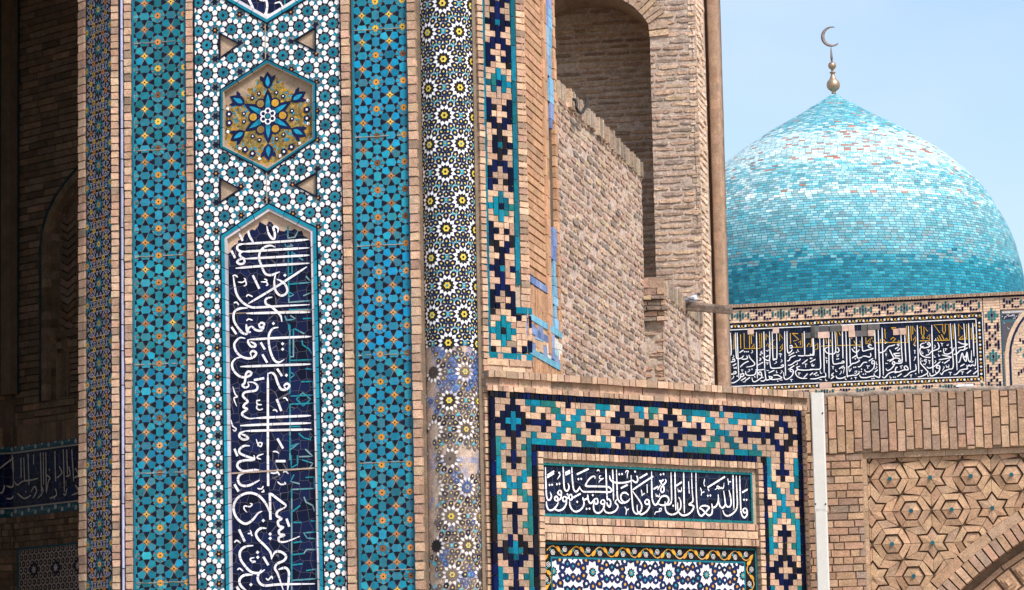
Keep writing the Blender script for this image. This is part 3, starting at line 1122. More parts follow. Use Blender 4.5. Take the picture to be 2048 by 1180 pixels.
# turquoise star bands
def teal_band(pl, pr, s0, s1, ytop, yend, nrow, joints, hue):
    mb = MB(); u0, u1 = uA(pl), uA(pr); du = uA(s1) - uA(s0); us = uA(s0); xs = (s0 + s1) / 2
    zs = zA(ytop, xs); dz = (zs - zA(yend, xs)) / nrow; RP = rect_planes(u0 + .006, u1 - .006, zb, zt)
    mb.rect(PA, u0, u1, zb, zt, -.03, 0, (.20, .21, .21))
    for a, b in ((u0, u0 + .016), (u1 - .016, u1)): mb.rect(PA, a, b, zb, zt, -.01, .006, vary((.01, .14, .22), .1))
    zj = [zA(y, (pl + pr) / 2) for y in joints]
    pal = [((.006, .17, .26), (.56, .22, .06)), ((.006, .18, .27), (.68, .40, .05)), ((.004, .23, .41), (.58, .25, .04)), ((.010, .27, .40), (.45, .17, .04)), ((.005, .22, .42), (.58, .28, .10)), ((.006, .19, .31), (.62, .27, .04))]
    if not hue: pal = [(tuple(x * k_ for x, k_ in zip(a_, (1, .82, .72))), b_) for a_, b_ in pal]
    def section(z): return sum(1 for q in zj if z < q)
    def put(p, u, z, d, c, k=.972):
        q = clip(offs(shrink(p, k), u, z), RP)
        if len(q) > 2: mb.poly(PA, q, d, c)
    D = du; sc = lambda p: [(x * du, y * dz) for x, y in p]
    PENT = [(.04, .125), (.125, .04), (.345, .122), (.303, .303), (.122, .345)]
    KITE = [(.125, 0), (.352, -.118), (.376, 0), (.352, .118)]
    HEX = [(.5, -.19), (.645, -.135), (.632, 0), (.645, .135), (.5, .19), (.355, .135), (.368, 0), (.355, -.135)]
    TRI = [(.312, .302), (.498, .215), (.352, .128)]
    jn = int((zt - zs) / dz) + 2
    for j in range(-jn, nrow + 13):
        for i in range(-1, 3):
            u, z = us + i * du, zs - j * dz; s = section(z) + hue
            T, Y = pal[s % 6]
            tone = lambda v=.22: vary(mixc(T, RND.choice((TEALD, (.010, .27, .42), (.05, .16, .18), T, (.03, .34, .42), T)), RND.uniform(0, .75)), v)
            yc = vary(Y if RND.random() < .8 else (.68, .42, .06), .18)
            put(sc(ngon(0, 0, .135, 4, 0, .062)), u, z, .004, yc, 1); put(sc(ngon(0, 0, .03, 7)), u, z, .006, BLACK, 1)
            for k in range(4):
                put(sc(rot2(PENT, k * math.pi / 2)), u, z, .004, tone()); put(sc(rot2(KITE, k * math.pi / 2)), u, z, .004, vary((.004, .005, .017), .3))
            for r in (0, 1):
                h = HEX if not r else [(y, x) for x, y in HEX]
                put(sc(h), u, z, .004, mixc(tone(), (.05, .14, .17), RND.uniform(0, .4)))
                for sx, sy in ((1, 1), (1, -1), (-1, 1), (-1, -1)):
                    t = [(.5 + (x - .5) * sx, y * sy) for x, y in TRI]
                    put(sc(t if not r else [(y, x) for x, y in t]), u, z, .004, vary((.004, .005, .017), .3))
            ru, rz = u + du / 2, z - dz / 2
            yc = vary(Y if RND.random() < .85 else (.16, .07, .03), .15)
            put(sc(ngon(0, 0, .135, 8, math.pi / 8, .10)), ru, rz, .005, yc, 1); put(sc(ngon(0, 0, .03, 7)), ru, rz, .007, BLACK, 1)
            for k in range(8):
                a = k * math.pi / 4; c, s_ = math.cos, math.sin
                q = [(.115 * c(a), .115 * s_(a)), (.135 * c(a + .39), .135 * s_(a + .39)), (.272 * c(a + .39), .272 * s_(a + .39)), (.285 * c(a), .285 * s_(a)), (.272 * c(a - .39), .272 * s_(a - .39)), (.135 * c(a - .39), .135 * s_(a - .39))]
                q = [q[0], q[1], ((q[2][0] + q[3][0]) / 2, (q[2][1] + q[3][1]) / 2), q[3], ((q[4][0] + q[3][0]) / 2, (q[4][1] + q[3][1]) / 2), q[5]]
                put(sc(q), ru, rz, .004, mixc(tone(.3), TURQ, RND.uniform(0, .35)))
    for q in zj:
        u = u0 + .016
        while u < u1 - .02:
            e = min(u + RND.uniform(.02, .07), u1 - .016); o = RND.uniform(-.002, .002)
            if RND.random() < .8: mb.rect(PA, u, e, q + o - RND.uniform(.001, .004), q + o + RND.uniform(.001, .003), -.01, .0075, vary((.38, .28, .21), .2))
            u = e
    return mb.build('turquoise_star_band', M_GLAZE, portal)
teal_band(266, 376.5, 291.5, 345.2, 57.6, 973, 17, (84, 299, 512, 728, 945, 1165), 0)
teal_band(711, 823.5, 731.5, 786.2, 29.5, 846.4, 15, (58, 272, 490, 709, 925, 1140), 1)

# white lattice panel with sunk shapes
def puv(x, y): return PA.uv(x, y)
def Z4(x, y): return puv(370 + x / 3.371, y / 3.371)
def Z5(x, y): return puv(370 + x / 3.371, 340 + y / 3.371)
HEXH = [Z4(555, 398), Z4(888, 557), Z4(888, 943), Z4(560, 1165), Z4(233, 1000), Z4(236, 605)]
LOWP = [Z5(567, 222), Z5(895, 388), (uA(645.5), zb - .3), (uA(447.5), zb - .3), Z5(238, 440)]
UPP = [Z4(553, 165), Z4(228, -20), (uA(442), zt + .3), (uA(637), zt + .3), Z4(880, -35)]
TRIS = [[Z4(228, 216), Z4(379, 297), Z4(230, 405)], [Z4(886, 177), Z4(886, 353), Z4(731, 273)], [Z5(231, 48), Z5(384, 130), Z5(233, 228)], [Z5(893, 10), Z5(893, 190), Z5(731, 105)]]
HOLES = [HEXH, LOWP, UPP] + TRIS
mb = MB(); u0, u1 = uA(390), uA(690); RP = rect_planes(u0 + .008, u1 - .008, zb, zt)
clipped = [clip(h, rect_planes(u0, u1, zb - .01, zt + .01)) for h in HOLES]
mb.fill(PA, [(u0, zb - .02), (u1, zb - .02), (u1, zt + .02), (u0, zt + .02)], clipped, 0, (.16, .20, .22))
for a, b in ((u0, u0 + .014), (u1 - .014, u1)): mb.rect(PA, a, b, zb, zt, -.02, .008, vary(NAVY, .2))
um = uA(536); a_ = uA(450.8) - uA(417.5); zr = zA(34.2, 417); per = (zA(34.2, 417) - zA(1000, 420)) / ((1000 - 34.2) / 58.0); sq = per / math.sqrt(3)
WPENT = lambda r, a: ngon(0, 0, r, 5, a)
def lat(p, u, z, d, c, k=1.0):
    q = clip(offs(p, u, z), RP)
    if len(q) < 3: return
    side = [(1, 0, -um)] if MIR > 0 else [(-1, 0, um)]
    q = clip(q, side)
    if len(q) < 3: return
    q = minus(q, clipped)
    if len(q) > 2 and area(q) > 1e-5: mb.poly(PA, shrink(q, k), d, c)
for MIR in (-1, 1):
    ub = uA(417.5); nj = int((zr - zb) / per) + 3
    for i in range(-1, 3):
        for j in range(-9, nj):
            for half in (0, 1):
                fu, fz = ub - a_ + 1.5 * a_ * (2 * i + half), zr - per * (j + .5 * half)
                # hexagonal face centred at (fu, fz); corners carry the rosettes
                m = lambda u: u if MIR < 0 else 2 * um - u
                z_ = fz - .004 * MIR
                base = RND.choice((TEAL, TEAL, TEAL2)); hue = (.03, .19, .20) if fz < zA(520) and MIR > 0 and RND.random() < .6 else None
                tint = lambda: vary(mixc(base, RND.choice((TEALD, TEAL2, hue or TEAL)), RND.uniform(0, .7)), .2)
                lat(ngon(0, 0, .26 * a_, 6, 0, .13 * a_), m(fu), z_, .003, vary(NAVY, .3)); RND.random() < .5 and lat(ngon(0, 0, .06 * a_, 6), m(fu), z_, .006, vary(ORG, .25))
                for k in range(6):
                    an = math.pi / 6 + k * math.pi / 3
                    lat([(math.cos(an) * .40 * a_ + x, math.sin(an) * .40 * a_ + y) for x, y in ngon(0, 0, .165 * a_, 6, an)], m(fu), z_, .0035, tint(), .93)
                for k in range(6):
                    an = k * math.pi / 3; vu, vz = fu + a_ * math.cos(an), fz + a_ * math.sin(an)
                    # white piece facing this face
                    lat([((vu - fu - math.cos(an) * .53 * a_) * (1 if MIR < 0 else -1) + x, (vz - fz - math.sin(an) * .53 * a_) + y) for x, y in WPENT(.172 * a_, an if MIR < 0 else math.pi - an)], m(fu), z_, .005, vary(WHITE, .05), .97)
                for k in ((0, 1) if True else ()):
                    # two rosettes per cell
                    an = (0, math.pi / 3)[k]; vu, vz = fu + a_ * math.cos(an), z_ + a_ * math.sin(an)
                    fl = lambda p: p if MIR < 0 else [(-x, y) for x, y in p]
                    ph = 0 if k else math.pi
                    ph += math.pi
                    rc = tint()
                    for t in range(9):
                        an2 = ph + 2 * math.pi * t / 9; c, s_ = math.cos, math.sin; h = math.pi / 9
                        lat(fl([(.08 * a_ * c(an2 - h), .08 * a_ * s_(an2 - h)), (.225 * a_ * c(an2 - h), .225 * a_ * s_(an2 - h)), (.30 * a_ * c(an2), .30 * a_ * s_(an2)), (.225 * a_ * c(an2 + h), .225 * a_ * s_(an2 + h)), (.08 * a_ * c(an2 + h), .08 * a_ * s_(an2 + h))]), m(vu), vz, .004, mixc(rc, tint(), .35), .96)
                        lat(fl([(.49 * a_ * c(an2), .49 * a_ * s_(an2)), (.33 * a_ * c(an2 - .33), .33 * a_ * s_(an2 - .33)), (.305 * a_ * c(an2), .305 * a_ * s_(an2)), (.33 * a_ * c(an2 + .33), .33 * a_ * s_(an2 + .33))]), m(vu), vz, .0045, vary(NAVY, .3))
                        an3 = an2 + math.pi / 9
                        if t in (0, 8, 2, 3, 5, 6): lat(fl([(.53 * a_ * c(an3) + x, .53 * a_ * s_(an3) + y) for x, y in WPENT(.172 * a_, an3)]), m(vu), vz, .005 + .0002 * k, vary(WHITE, .05), .97)
                    lat(ngon(0, 0, .085 * a_, 10), m(vu), vz, .006, (.008, .008, .012))
mb.rect(PA, um - .003, um + .003, zA(118), zA(48), -.01, .008, (.42, .32, .24)); mb.rect(PA, um - .003, um + .003, zA(408), zA(346), -.01, .008, (.42, .32, .24))
lattice = mb.build('white_star_lattice', M_GLAZE, portal)
# frames of the sunk shapes
mb = MB()
for t in TRIS: frame(mb, PA, t, [(0, .012, .012, -.04, NAVY)])
frame(mb, PA, HEXH, [(0, .010, .012, -.04, NAVY), (.010, .026, .013, -.04, TEAL), (.026, .034, .006, -.04, (.40, .30, .22))])
frame(mb, PA, UPP, [(0, .012, .012, -.04, NAVY), (.012, .034, .014, -.04, TEAL2), (.034, .058, .012, -.04, (.62, .60, .62))])
frame(mb, PA, LOWP, [(0, .011, .012, -.04, NAVY), (.011, .036, .014, -.04, TEAL2), (.036, .056, .008, -.04, (.50, .46, .50))])
mb.build('tile_frame', M_GLAZE, lattice)
for t in TRIS: mb = MB(); mb.poly(PA, offset_poly(t, .008), -.008, vary(PLAS, .06)); mb.build('plaster_infill', M_PLASTER, lattice)

# hexagonal medallion
mb = MB(); mb.poly(PA, offset_poly(HEXH, .03), -.0365, vary((.50, .36, .26), .02)); med = mb.build('floral_medallion', M_PLASTER, portal)
mb = MB(); kx = (uA(635) - uA(435)) / 1180.0; mu, mz = PA.uv(435 + 585 / 5.9, 130 + 597 / 5.9)
HIN = [(a, -b, -c) for a, b, c in [(-x, y, z) for x, y, z in []]]
hexin = offset_poly(HEXH, .036); HK = [(-a, -b, -c) for a, b, c in edges_out(hexin)]
def mput(p, d, c):
    q = clip([(mu + x * kx, mz + y * kx) for x, y in p], HK)
    if len(q) > 2: mb.poly(PA, q, d, c)
def pres(x, y):
    r = math.hypot(x, y); a = math.atan2(y, x); lim = 505 + 40 * noise.noise(Vector((a * 3, 2, 1)))
    if y > 120: lim = 455 + 60 * noise.noise(Vector((a * 4, 5, 3))) - (70 if abs(x) > 140 and y > 250 else 0)
    return r < lim or (y < 0 and r < 560)
OLV = ((.17, .13, .035), (.22, .16, .04), (.26, .16, .04), (.30, .17, .03), (.16, .11, .04), (.24, .20, .06), (.40, .22, .03))
for i in range(-16, 17):
    for j in range(-17, 18):
        x, y = (i + .5 * (j % 2)) * 38 + RND.uniform(-7, 7), j * 33 + RND.uniform(-7, 7)
        if not pres(x, y): continue
        mput([(x + px_, y + py_) for px_, py_ in ngon(0, 0, RND.uniform(19, 24), 6, RND.random())], -.030 + RND.uniform(0, .0008), vary(RND.choice(OLV), .2))
for k in range(95):
    a = RND.uniform(0, 6.28); r = RND.uniform(235, 500); x, y = r * math.cos(a), r * math.sin(a)
    if pres(x * 1.04, y * 1.04): mput(leaf(x, y, RND.uniform(40, 75), RND.uniform(12, 20), a + RND.choice((-1, 1)) * RND.uniform(.3, 1.3)), -.028, vary((.02, .27, .42), .2))
for k in range(6):
    a = math.pi / 2 + k * math.pi / 3; c, s_ = math.cos(a), math.sin(a); T = lambda p: rot2(p, a - 0)
    dark = vary((.010, .014, .06), .2)
    mput(T(leaf(40, 0, 285, 124, 0)), -.027, dark); mput(T(leaf(84, 0, 175, 50, 0)), -.025, vary((.015, .26, .40), .1)); mput(T([(75, 26), (140, 30), (140, -30), (75, -26)]), -.0245, vary((.01, .18, .28), .1))
    for s2 in (-1, 1): mput(T(offs(rot2(leaf(0, 0, 95, 42, s2 * .75), 0), 150, s2 * 28)), -.0265, dark)
    ok = pres(c * 420, s_ * 420)
    mput(T(leaf(318, 0, 205, 128, 0)), -.027, dark); mput(T(leaf(345, 0, 130, 52, 0)), -.025, vary((.015, .26, .42), .1))
    for s2 in (-1, 1): mput(T(offs(leaf(0, 0, 92, 46, s2 * .6), 405, s2 * 40)), -.0265, dark)
    b = k * math.pi / 3; mput(ngon(175 * math.cos(b), 175 * math.sin(b), 62, 14), -.0268, dark); mput(ngon(175 * math.cos(b), 175 * math.sin(b), 44, 14), -.024, vary((.46, .25, .035) if k in (0, 1, 3, 5) else (.26, .15, .05), .15))
    for b2, r2, rr in ((.16, 290, 24), (-.16, 290, 24), (.11, 465, 36), (-.11, 465, 36)):
        x, y = r2 * math.cos(b + b2), r2 * math.sin(b + b2)
        if r2 > 300 and not pres(x, y): continue
        for q in range(5): mput(ngon(x + rr * .62 * math.cos(q * 1.257), y + rr * .62 * math.sin(q * 1.257), rr * .55, 7), -.0245, dark)
        mput(ngon(x, y, rr * .42, 8), -.023, WHITE)
    b2 = .27
    for s2 in (-1, 1):
        x, y = 505 * math.cos(b + s2 * b2), 505 * math.sin(b + s2 * b2)
        if pres(x * .97, y * .97) or k in (0, 3): mput(leaf(x, y, 46, 36, b + 2), -.0235, vary(WHITE, .1)); mput(ngon(x - 6, y + 14, 8, 6), -.0225, BLACK)
mput(ngon(0, 0, 105, 18), -.0235, (.010, .014, .07))
for k in range(6):
    a = k * math.pi / 3 + math.pi / 6
    for q in range(10):
        a0, a1 = q * .628, (q + 1) * .628 + .02; cx_, cy_ = 62 * math.cos(a), 62 * math.sin(a)
        mput([(cx_ + 39 * math.cos(a0), cy_ + 39 * math.sin(a0)), (cx_ + 39 * math.cos(a1), cy_ + 39 * math.sin(a1)), (cx_ + 22 * math.cos(a1), cy_ + 22 * math.sin(a1)), (cx_ + 22 * math.cos(a0), cy_ + 22 * math.sin(a0))], -.022 + .0003 * k, WHITE)
mput(ngon(0, 0, 36, 16), -.0200, (.012, .02, .09)); mput(ngon(0, 0, 38, 6, math.pi / 6, 16), -.0190, (.02, .2, .22))
mb.build('flower_mosaic', M_MATTE, med)

# upright inscription panels
mb = MB(); inner = offset_poly(LOWP, .05); mb.poly(PA, inner, -.0235, vary((.50, .36, .26), .02)); panel = mb.build('upright_inscription_panel', M_PLASTER, portal)
mb = MB()
topline = [(1078, 330), (1040, 285), (1062, 262), (1000, 215), (985, 190), (940, 160), (925, 110), (880, 118), (850, 88), (800, 112), (770, 95), (735, 118), (690, 110), (670, 60), (640, 78), (600, 20), (565, 10), (545, 55), (500, 30), (470, 12), (455, 60), (420, 105), (385, 95), (350, 130), (310, 150), (290, 205), (240, 215), (235, 250), (190, 270), (165, 300), (170, 330), (130, 360), (125, 410), (108, 432)]
bz = zb - .2
gp = [PA.uv(430 + x / 5.364, 440 + y / 5.364) for x, y in topline] + [(uA(456), bz), (uA(640), bz)]
gp[-2] = (inner[3][0] + .002, bz); gp[-1] = (inner[2][0] - .002, bz)
mb.fill(PA, gp, [], -.022, NAVY); mb.build('navy_ground', M_NAVY, panel)
mb = MB(); LW = (.80, .77, .80)
strokes(mb, PA, 430, 440, 5.364, UPRIGHT_A, 25, -.017, LW, taper=.35)
strokes(mb, PA, 430, 650, 4.37, UPRIGHT_B, 20.5, -.017, LW, taper=.35)
strokes(mb, PA, 430, 910, 4.37, UPRIGHT_C, 21.5, -.017, LW, taper=.35)
mb.build('white_lettering', M_GLAZE, panel)
mb = MB(); KC = (.015, .21, .27)
strokes(mb, PA, 430, 440, 5.364, KUFIC_A, 17, -.020, KC, straight=True, taper=.9)
strokes(mb, PA, 430, 650, 4.37, KUFIC_B, 13.5, -.020, KC, straight=True, taper=.9)
strokes(mb, PA, 430, 910, 4.37, KUFIC_C, 13.5, -.020, KC, straight=True, taper=.9)
mb.build('turquoise_kufic', M_GLAZE, panel)
mb = MB()
for yl, yr in ((947, 935),):
    a, b = PA.uv(452, yl), PA.uv(640, yr); mb.prism(PA, [(a[0], a[1] - .006), (b[0], b[1] - .006), (b[0], b[1] + .006), (a[0], a[1] + .006)], -.03, -.014, (.40, .30, .24))
mb.build('slab_joint', M_PLASTER, panel); mb = MB()
a, b = PA.uv(447, 627), PA.uv(634, 619); mb.prism(PA, [(a[0], a[1] - .003), (b[0], b[1] - .003), (b[0], b[1] + .003), (a[0], a[1] + .003)], -.03, -.0165, (.40, .28, .22))
mb.build('slab_joint', M_PLASTER, panel)
mb = MB(); inner2 = offset_poly(UPP, .05); mb.poly(PA, inner2, -.025, NAVY); p2_ = mb.build('upper_inscription_panel', M_NAVY, portal)
mb = MB(); strokes(mb, PA, 370, 0, 3.371, '''
415,-30 440,20 458,62
540,-20 550,30 545,75 540,95 590,95
t600,20 635,12 655,42
480,-60 500,-10 540,0
600,-60 560,-20 530,-30
''', 17, -.018, LW); mb.build('white_lettering', M_GLAZE, p2_)
mb = MB(); strokes(mb, PA, 370, 0, 3.371, '668,-60 668,50', 10, -.02, KC, straight=True); mb.build('turquoise_kufic', M_GLAZE, p2_)

# engaged corner column
cc = at_depth(900.5, 590, 25.13); CR = .222
def cyl(s, z, d):
    """s = arc length round the column from the point facing the viewer"""
    a = s / CR - math.pi / 2; return Vector((cc.x + (CR + d) * math.cos(a), cc.y + (CR + d) * math.sin(a), z))
zc = lambda y: at_depth(902, y, 24.92).z
zw = zc(690)
def worn(s, z):
    if z > zw + .01 * nz(s, z, 9): return 0.0
    k = .10 + .62 * nz(s, z, 3.2, 7) + .45 * nz(s, z, 11, 2)
    k += .55 * max(0, 1 - (zw - z) / .55) * (.75 if s > .02 else .15)
    if s < -.12: k += .2 + min(.3, (-.12 - s) * 4)
    if abs(z - zc(925)) < .10 and s > .05: k += .4
    return k
def blue(s, z): return max(0, min(1, 1.3 * nz(s, z, 5.5, 31) + .9 * nz(s, z, 17, 5) + .8 * max(0, 1 - abs(z - zc(745)) / .35) * (1 if s > -.02 else .2) + .6 * max(0, 1 - abs(z - zc(925)) / .12) - .30))
mb = MB(); rows = []; H_ = 150; zlo, zhi = zc(1180) - .9, zc(0) + .9
sg = [(-.34 + .68 * k / 44) for k in range(45)]
for j in range(H_ + 1):
    z = zlo + (zhi - zlo) * j / H_
    rows.append([cyl(s, z, (-.004 + .006 * nz(s, z, 18)) if z < zw else -.001) for s in sg])
def bcol(i, j):
    z = zlo + (zhi - zlo) * i / H_; s = sg[j]
    if z > zw: return (.80, .77, .77)
    return mixc(vary((.44, .33, .26), .12), (.10, .19, .46), .9 * blue(s, z))
mb.grid(rows, bcol); column = mb.build('corner_column', M_MATTE, portal)
mb = MB()
aC = (zc(84) - zc(200)) * 0 + (zc(118.4) - zc(175.3)) * 2 / math.sqrt(3) * 1.0
az = (zc(118.4) - zc(862)) / 13.06; au = az * 2 / math.sqrt(3) * 1.03
def cput(p, s0, z0, d, c, force=False):
    cs = s0 + sum(x for x, _ in p) / len(p); cz_ = z0 + sum(y for _, y in p) / len(p)
    if abs(cs) > .335 or cz_ < zlo or cz_ > zhi: return
    k = worn(cs, cz_)
    if k > .5 + RND.uniform(-.12, .12): return
    if cz_ < zw:
        sk = RND.uniform(.78, .95); p = shrink(p, sk); c = mixc(c, (.38, .29, .23), RND.uniform(0, .45)); b_ = blue(cs, cz_)
        if b_ > .3: c = mixc(c, (.06, .13, .36), min(.8, b_))
    mb.face([cyl(s0 + x, z0 + y, d) for x, y in p], c)
def drop(r, a, cx, cz_, w_=.8): return [(cx + x, cz_ + y) for x, y in rot2([(r * 1.25, 0), (r * .45, r * w_), (-r * .55, r * w_ * .95), (-r * .95, 0), (-r * .55, -r * w_ * .95), (r * .45, -r * w_)], a)]
n0 = int((zhi - zc(118.4)) / az) + 2
# centre of a rosette sits at photo (897.6,118.4); odd rows are shifted half a step
s00 = math.asin(max(-1, min(1, (897.6 - 902) / 57.0))) * CR
for j in range(-n0, 34):
    z0 = zc(118.4) - j * az
    for i in range(-4, 5):
        s0 = s00 + (i + .5 * (j % 2)) * au * .98
        for k in range(6):       # turquoise three-armed pieces: up / down triangles at 30+60k
            if k in (0, 1):
                b = math.pi / 6 + k * math.pi / 3 if k == 0 else math.pi / 2
                cx, cz_ = au * .577 * math.cos(b), au * .577 * math.sin(b)
                for q in range(3):
                    an = b + math.pi + math.pi / 3 + q * 2 * math.pi / 3
                    cput(offs(rot2([(0, 0), (.12 * au, -.085 * au), (.175 * au, -.03 * au), (.175 * au, .03 * au), (.12 * au, .085 * au)], an), cx, cz_), s0, z0, .0020, vary((.03, .36, .50), .15))
        for k in range(3):
            b = k * math.pi / 3; cx, cz_ = au * .5 * math.cos(b), au * .5 * math.sin(b)
            cput(offs(rot2(ngon(0, 0, .088 * au, 4, math.pi / 4), b), cx, cz_), s0, z0, .0022, vary((.03, .36, .50), .15)); cput(ngon(cx, cz_, .022 * au, 5), s0, z0, .004, vary(YEL, .1))
            for s2 in (-1, 1):
                c2 = b + s2 * math.pi / 2; x, y = cx + math.cos(c2) * .165 * au, cz_ + math.sin(c2) * .165 * au
                cput(drop(.097 * au, c2, x, y), s0, z0, .0026, vary((.006, .009, .038), .3)); cput(drop(.031 * au, c2, x, y), s0, z0, .004, vary((.66, .50, .12), .12))
        for k in range(12):
            b = k * math.pi / 6; x, y = .375 * au * math.cos(b), .375 * au * math.sin(b)
            cput(drop(.105 * au, b + math.pi, x, y), s0, z0, .0024, vary((.006, .009, .038), .3)); cput(drop(.033 * au, b + math.pi, x, y), s0, z0, .004, vary((.66, .50, .12), .12))
            b += math.pi / 12; cput(offs(rot2([(.17 * au, 0), (.235 * au, -.052 * au), (.325 * au, 0), (.235 * au, .052 * au)], b), 0, 0), s0, z0, .0018, vary((.84, .82, .82), .03))
        cput(ngon(0, 0, .215 * au, 12, 0, .17 * au), s0, z0, .003, vary((.012, .010, .012), .2))
        cput(ngon(0, 0, .108 * au, 6, 0, .084 * au), s0, z0, .0045, vary((.62, .47, .07), .1)); cput(ngon(0, 0, .036 * au, 8), s0, z0, .006, RND.choice((NAVY, (.03, .25, .33))))
mb.build('star_mosaic', M_GLAZE, column)
# thin mortar fillets either side of the column
mb = MB()
for P_, a, b in ((PA, uA(840.5), uA(848)), (PB, PB.u(957), PB.u(968.5))):
    mb.rect(P_, a, b, zb, zt, -.25, -.015, (.22, .165, .12))
mb.build('joint_fillet', M_PLASTER, portal)

# canted face: brick edging, chequered mosaic
uB = lambda px, y=590: PB.u(px, y)
zB0, zB1 = PB.z(1000, 716), PB.z(1000, -230)
mb = MB(); header_strip(mb, PB, uB(963.5), uB(974), PB.z(970, 1180) - .9, zB1, .052, -.03, .012); mb.build('brick_edging', M_BRICK, portal)
dq = (PB.u(1017.8, 166) - PB.u(977, 166)) / 4; uc1 = PB.u(977, 166) - dq / 2
dzq = (PB.z(1000, 166.5) - PB.z(1003, 661)) / 40.0; zc0 = PB.z(997, 166.5)
mb = MB(); nup = int((zB1 - zc0) / dzq) + 1
mb.rect(PB, uc1 - dq * 1.0, uc1 + dq * 6.2, zB0, zB1, -.03, -.012, MORT)
gtab = sym(DIAM20, -nup, 44)
mosaic(mb, PB, gtab, uc1, zc0 + (nup + .5) * dzq, dq, dzq, 0)
zst = zc0 - dzq * 37.0; z = PB.z(1000, 704)
while z < zB1:
    h = min(RND.uniform(.10, .30), zB1 - z)
    mb.rect(PB, uc1 - dq * .92, uc1 - dq * .06, z + .003, z + h - .003, -.02, .003, vary((.006, .115, .16), .3))
    if z > zst: mb.rect(PB, uc1 + dq * 5.06, uc1 + dq * 5.92, z + .003, z + h - .003, -.02, .003, vary((.006, .115, .16), .3))
    z += h
mosaic(mb, PB, ['N.', 'N.', 'TT'[:2]][:0] or ['N.N', '..N', '...', '...', '..N', '.NN'], uc1 + dq * 5.05, zst - .01, dq, dzq, 0)
mb.rect(PB, uc1 + dq * 5.0, uc1 + dq * 8.1, zst, zst + dzq, -.02, .004, vary(TEAL, .1))
for k in range(3): mb.rect(PB, uc1 + dq * (-.9 + 3.0 * k) + .003, uc1 + dq * (2.1 + 3.0 * k) - .003, PB.z(1000, 704) - dzq * 1.0, PB.z(1000, 704) - .003, -.02, .004, vary(TEAL, .2))
mb.build('chequered_mosaic', M_MATTE, portal)
mb = MB(); header_strip(mb, PB, uc1 + dq * 6.05, uc1 + dq * 7.75, zst + dzq, zB1, .052, -.03, .006); mb.build('brick_edging', M_BRICK, portal)
mb = MB()
za, zb2 = PB.z(1000, 707), PB.z(1000, 742); hh = (za - zb2) / 3; ue = uc1 + dq * 8.1
header_row(mb, PB, uc1 - dq, ue, za - hh, za, .055, -.03, .004); header_row(mb, PB, uc1 - dq, ue, za - 2 * hh, za - hh, .11, -.03, .012, sizes=(1, 2)); header_row(mb, PB, uc1 - dq, ue, zb2 - .03, za - 2 * hh, .16, -.03, .0, sizes=(1, 1.4))
mb.build('brick_ledge', M_BRICK, portal)

# return side: framed stretcher courses and strips of blue tile
uS = lambda px, y=166: PS.u(px, y)
zS0, zS1 = PS.z(1090, 735), PS.z(1046, -230)
HB = lambda: vary(mixc((.56, .325, .19), (.46, .255, .15), RND.random()), .16)
side = MB(); mortar(side, PS, 0, sEnd, zS0 - .3, zS1, -.026, (.12, .085, .06))
za_, zb_ = PS.z(1060, 548), PS.z(1080, 556)
s0, s1, s2, s3, s4, s5, s6 = 0.0, uS(1047), uS(1049.5), uS(1084), uS(1088), uS(1094), uS(1099)
bricks(side, PS, s2, s3, za_, zS1, .9, .066, .014, -.03, .0, HB, .002, .003, gapv=.02)
bricks(side, PS, s0 + .005, s1, za_ - .5, zS1, .26, .13, .008, -.03, .012, HB, .002, .003, vertical=False)
for a, b, dd in ((s3 + .004, s4, .012), (s4 + .004, s5, .004)): bricks(side, PS, a, b, za_ - .55, zS1, .5, .16, .006, -.03, dd, HB, .002, .003)
bricks(side, PS, s6 + (sEnd - s6) * .62, sEnd, zS0, zS1, .3, .09, .008, -.03, .004, HB, .003, .004)
zl = PS.z(1053, 622)
for q0, q1, dd in ((za_ - .07, za_, .0), ):
    pass
# soldier-brick panels below
bricks(side, PS, s2, s3, za_ - .40, za_ - .075, .40, .022, .008, -.03, .0, HB, .001, .004, vertical=True)
bricks(side, PS, s0, s4, zl + .002, za_ - .52, .40, .022, .008, -.03, .002, HB, .001, .004, vertical=True)
bricks(side, PS, s0, sEnd, zS0 - .3, PS.z(1055, 706), .6, .024, .008, -.03, .0, HB, .001, .004, vertical=True)
ret = side.build('side_return', M_BRICK, portal)
mb = MB(); BL = ((.17, .23, .42), (.22, .28, .47), (.12, .17, .33), (.24, .36, .48))
z = zl
while z < zS1:
    h = RND.uniform(.06, .16); n_ = nz(1.0, z, .9, 3)
    if n_ > -.1:
        c = vary(RND.choice(BL) if n_ < .15 else (.20, .40, .55), .2); w0 = s6 - (s6 - s5) * .1
        mb.rect(PS, w0, s6 + (sEnd - s6) * RND.choice((.25, .4, .5)), z + .002, z + h - .003, -.02, .006, c)
        if RND.random() < .5: mb.rect(PS, s5 + .004, s6 - .01, z + .002, z + h - .003, -.02, .004, vary(RND.choice(BL), .2))
    z += h
mb.build('blue_tile_strip', M_MATTE, ret)
for q in (za_ - .07, za_ - .47): 
    mb = MB()
    u = s2 - .01 if q > za_ - .2 else s0
    while u < (s3 if q > za_ - .2 else s4):
        mb.rect(PS, u + .002, min(u + .13, s4) - .002, q + .004, q + .058, -.02, .006, vary(BL[RND.randrange(3)], .2)); u += .13
    mb.build('blue_tile_row', M_MATTE, ret)
mb = MB(); nu_ = 9; du_ = sEnd / nu_; zt2, zb3 = zl, PS.z(1055, 705); ch = (zt2 - zb3)
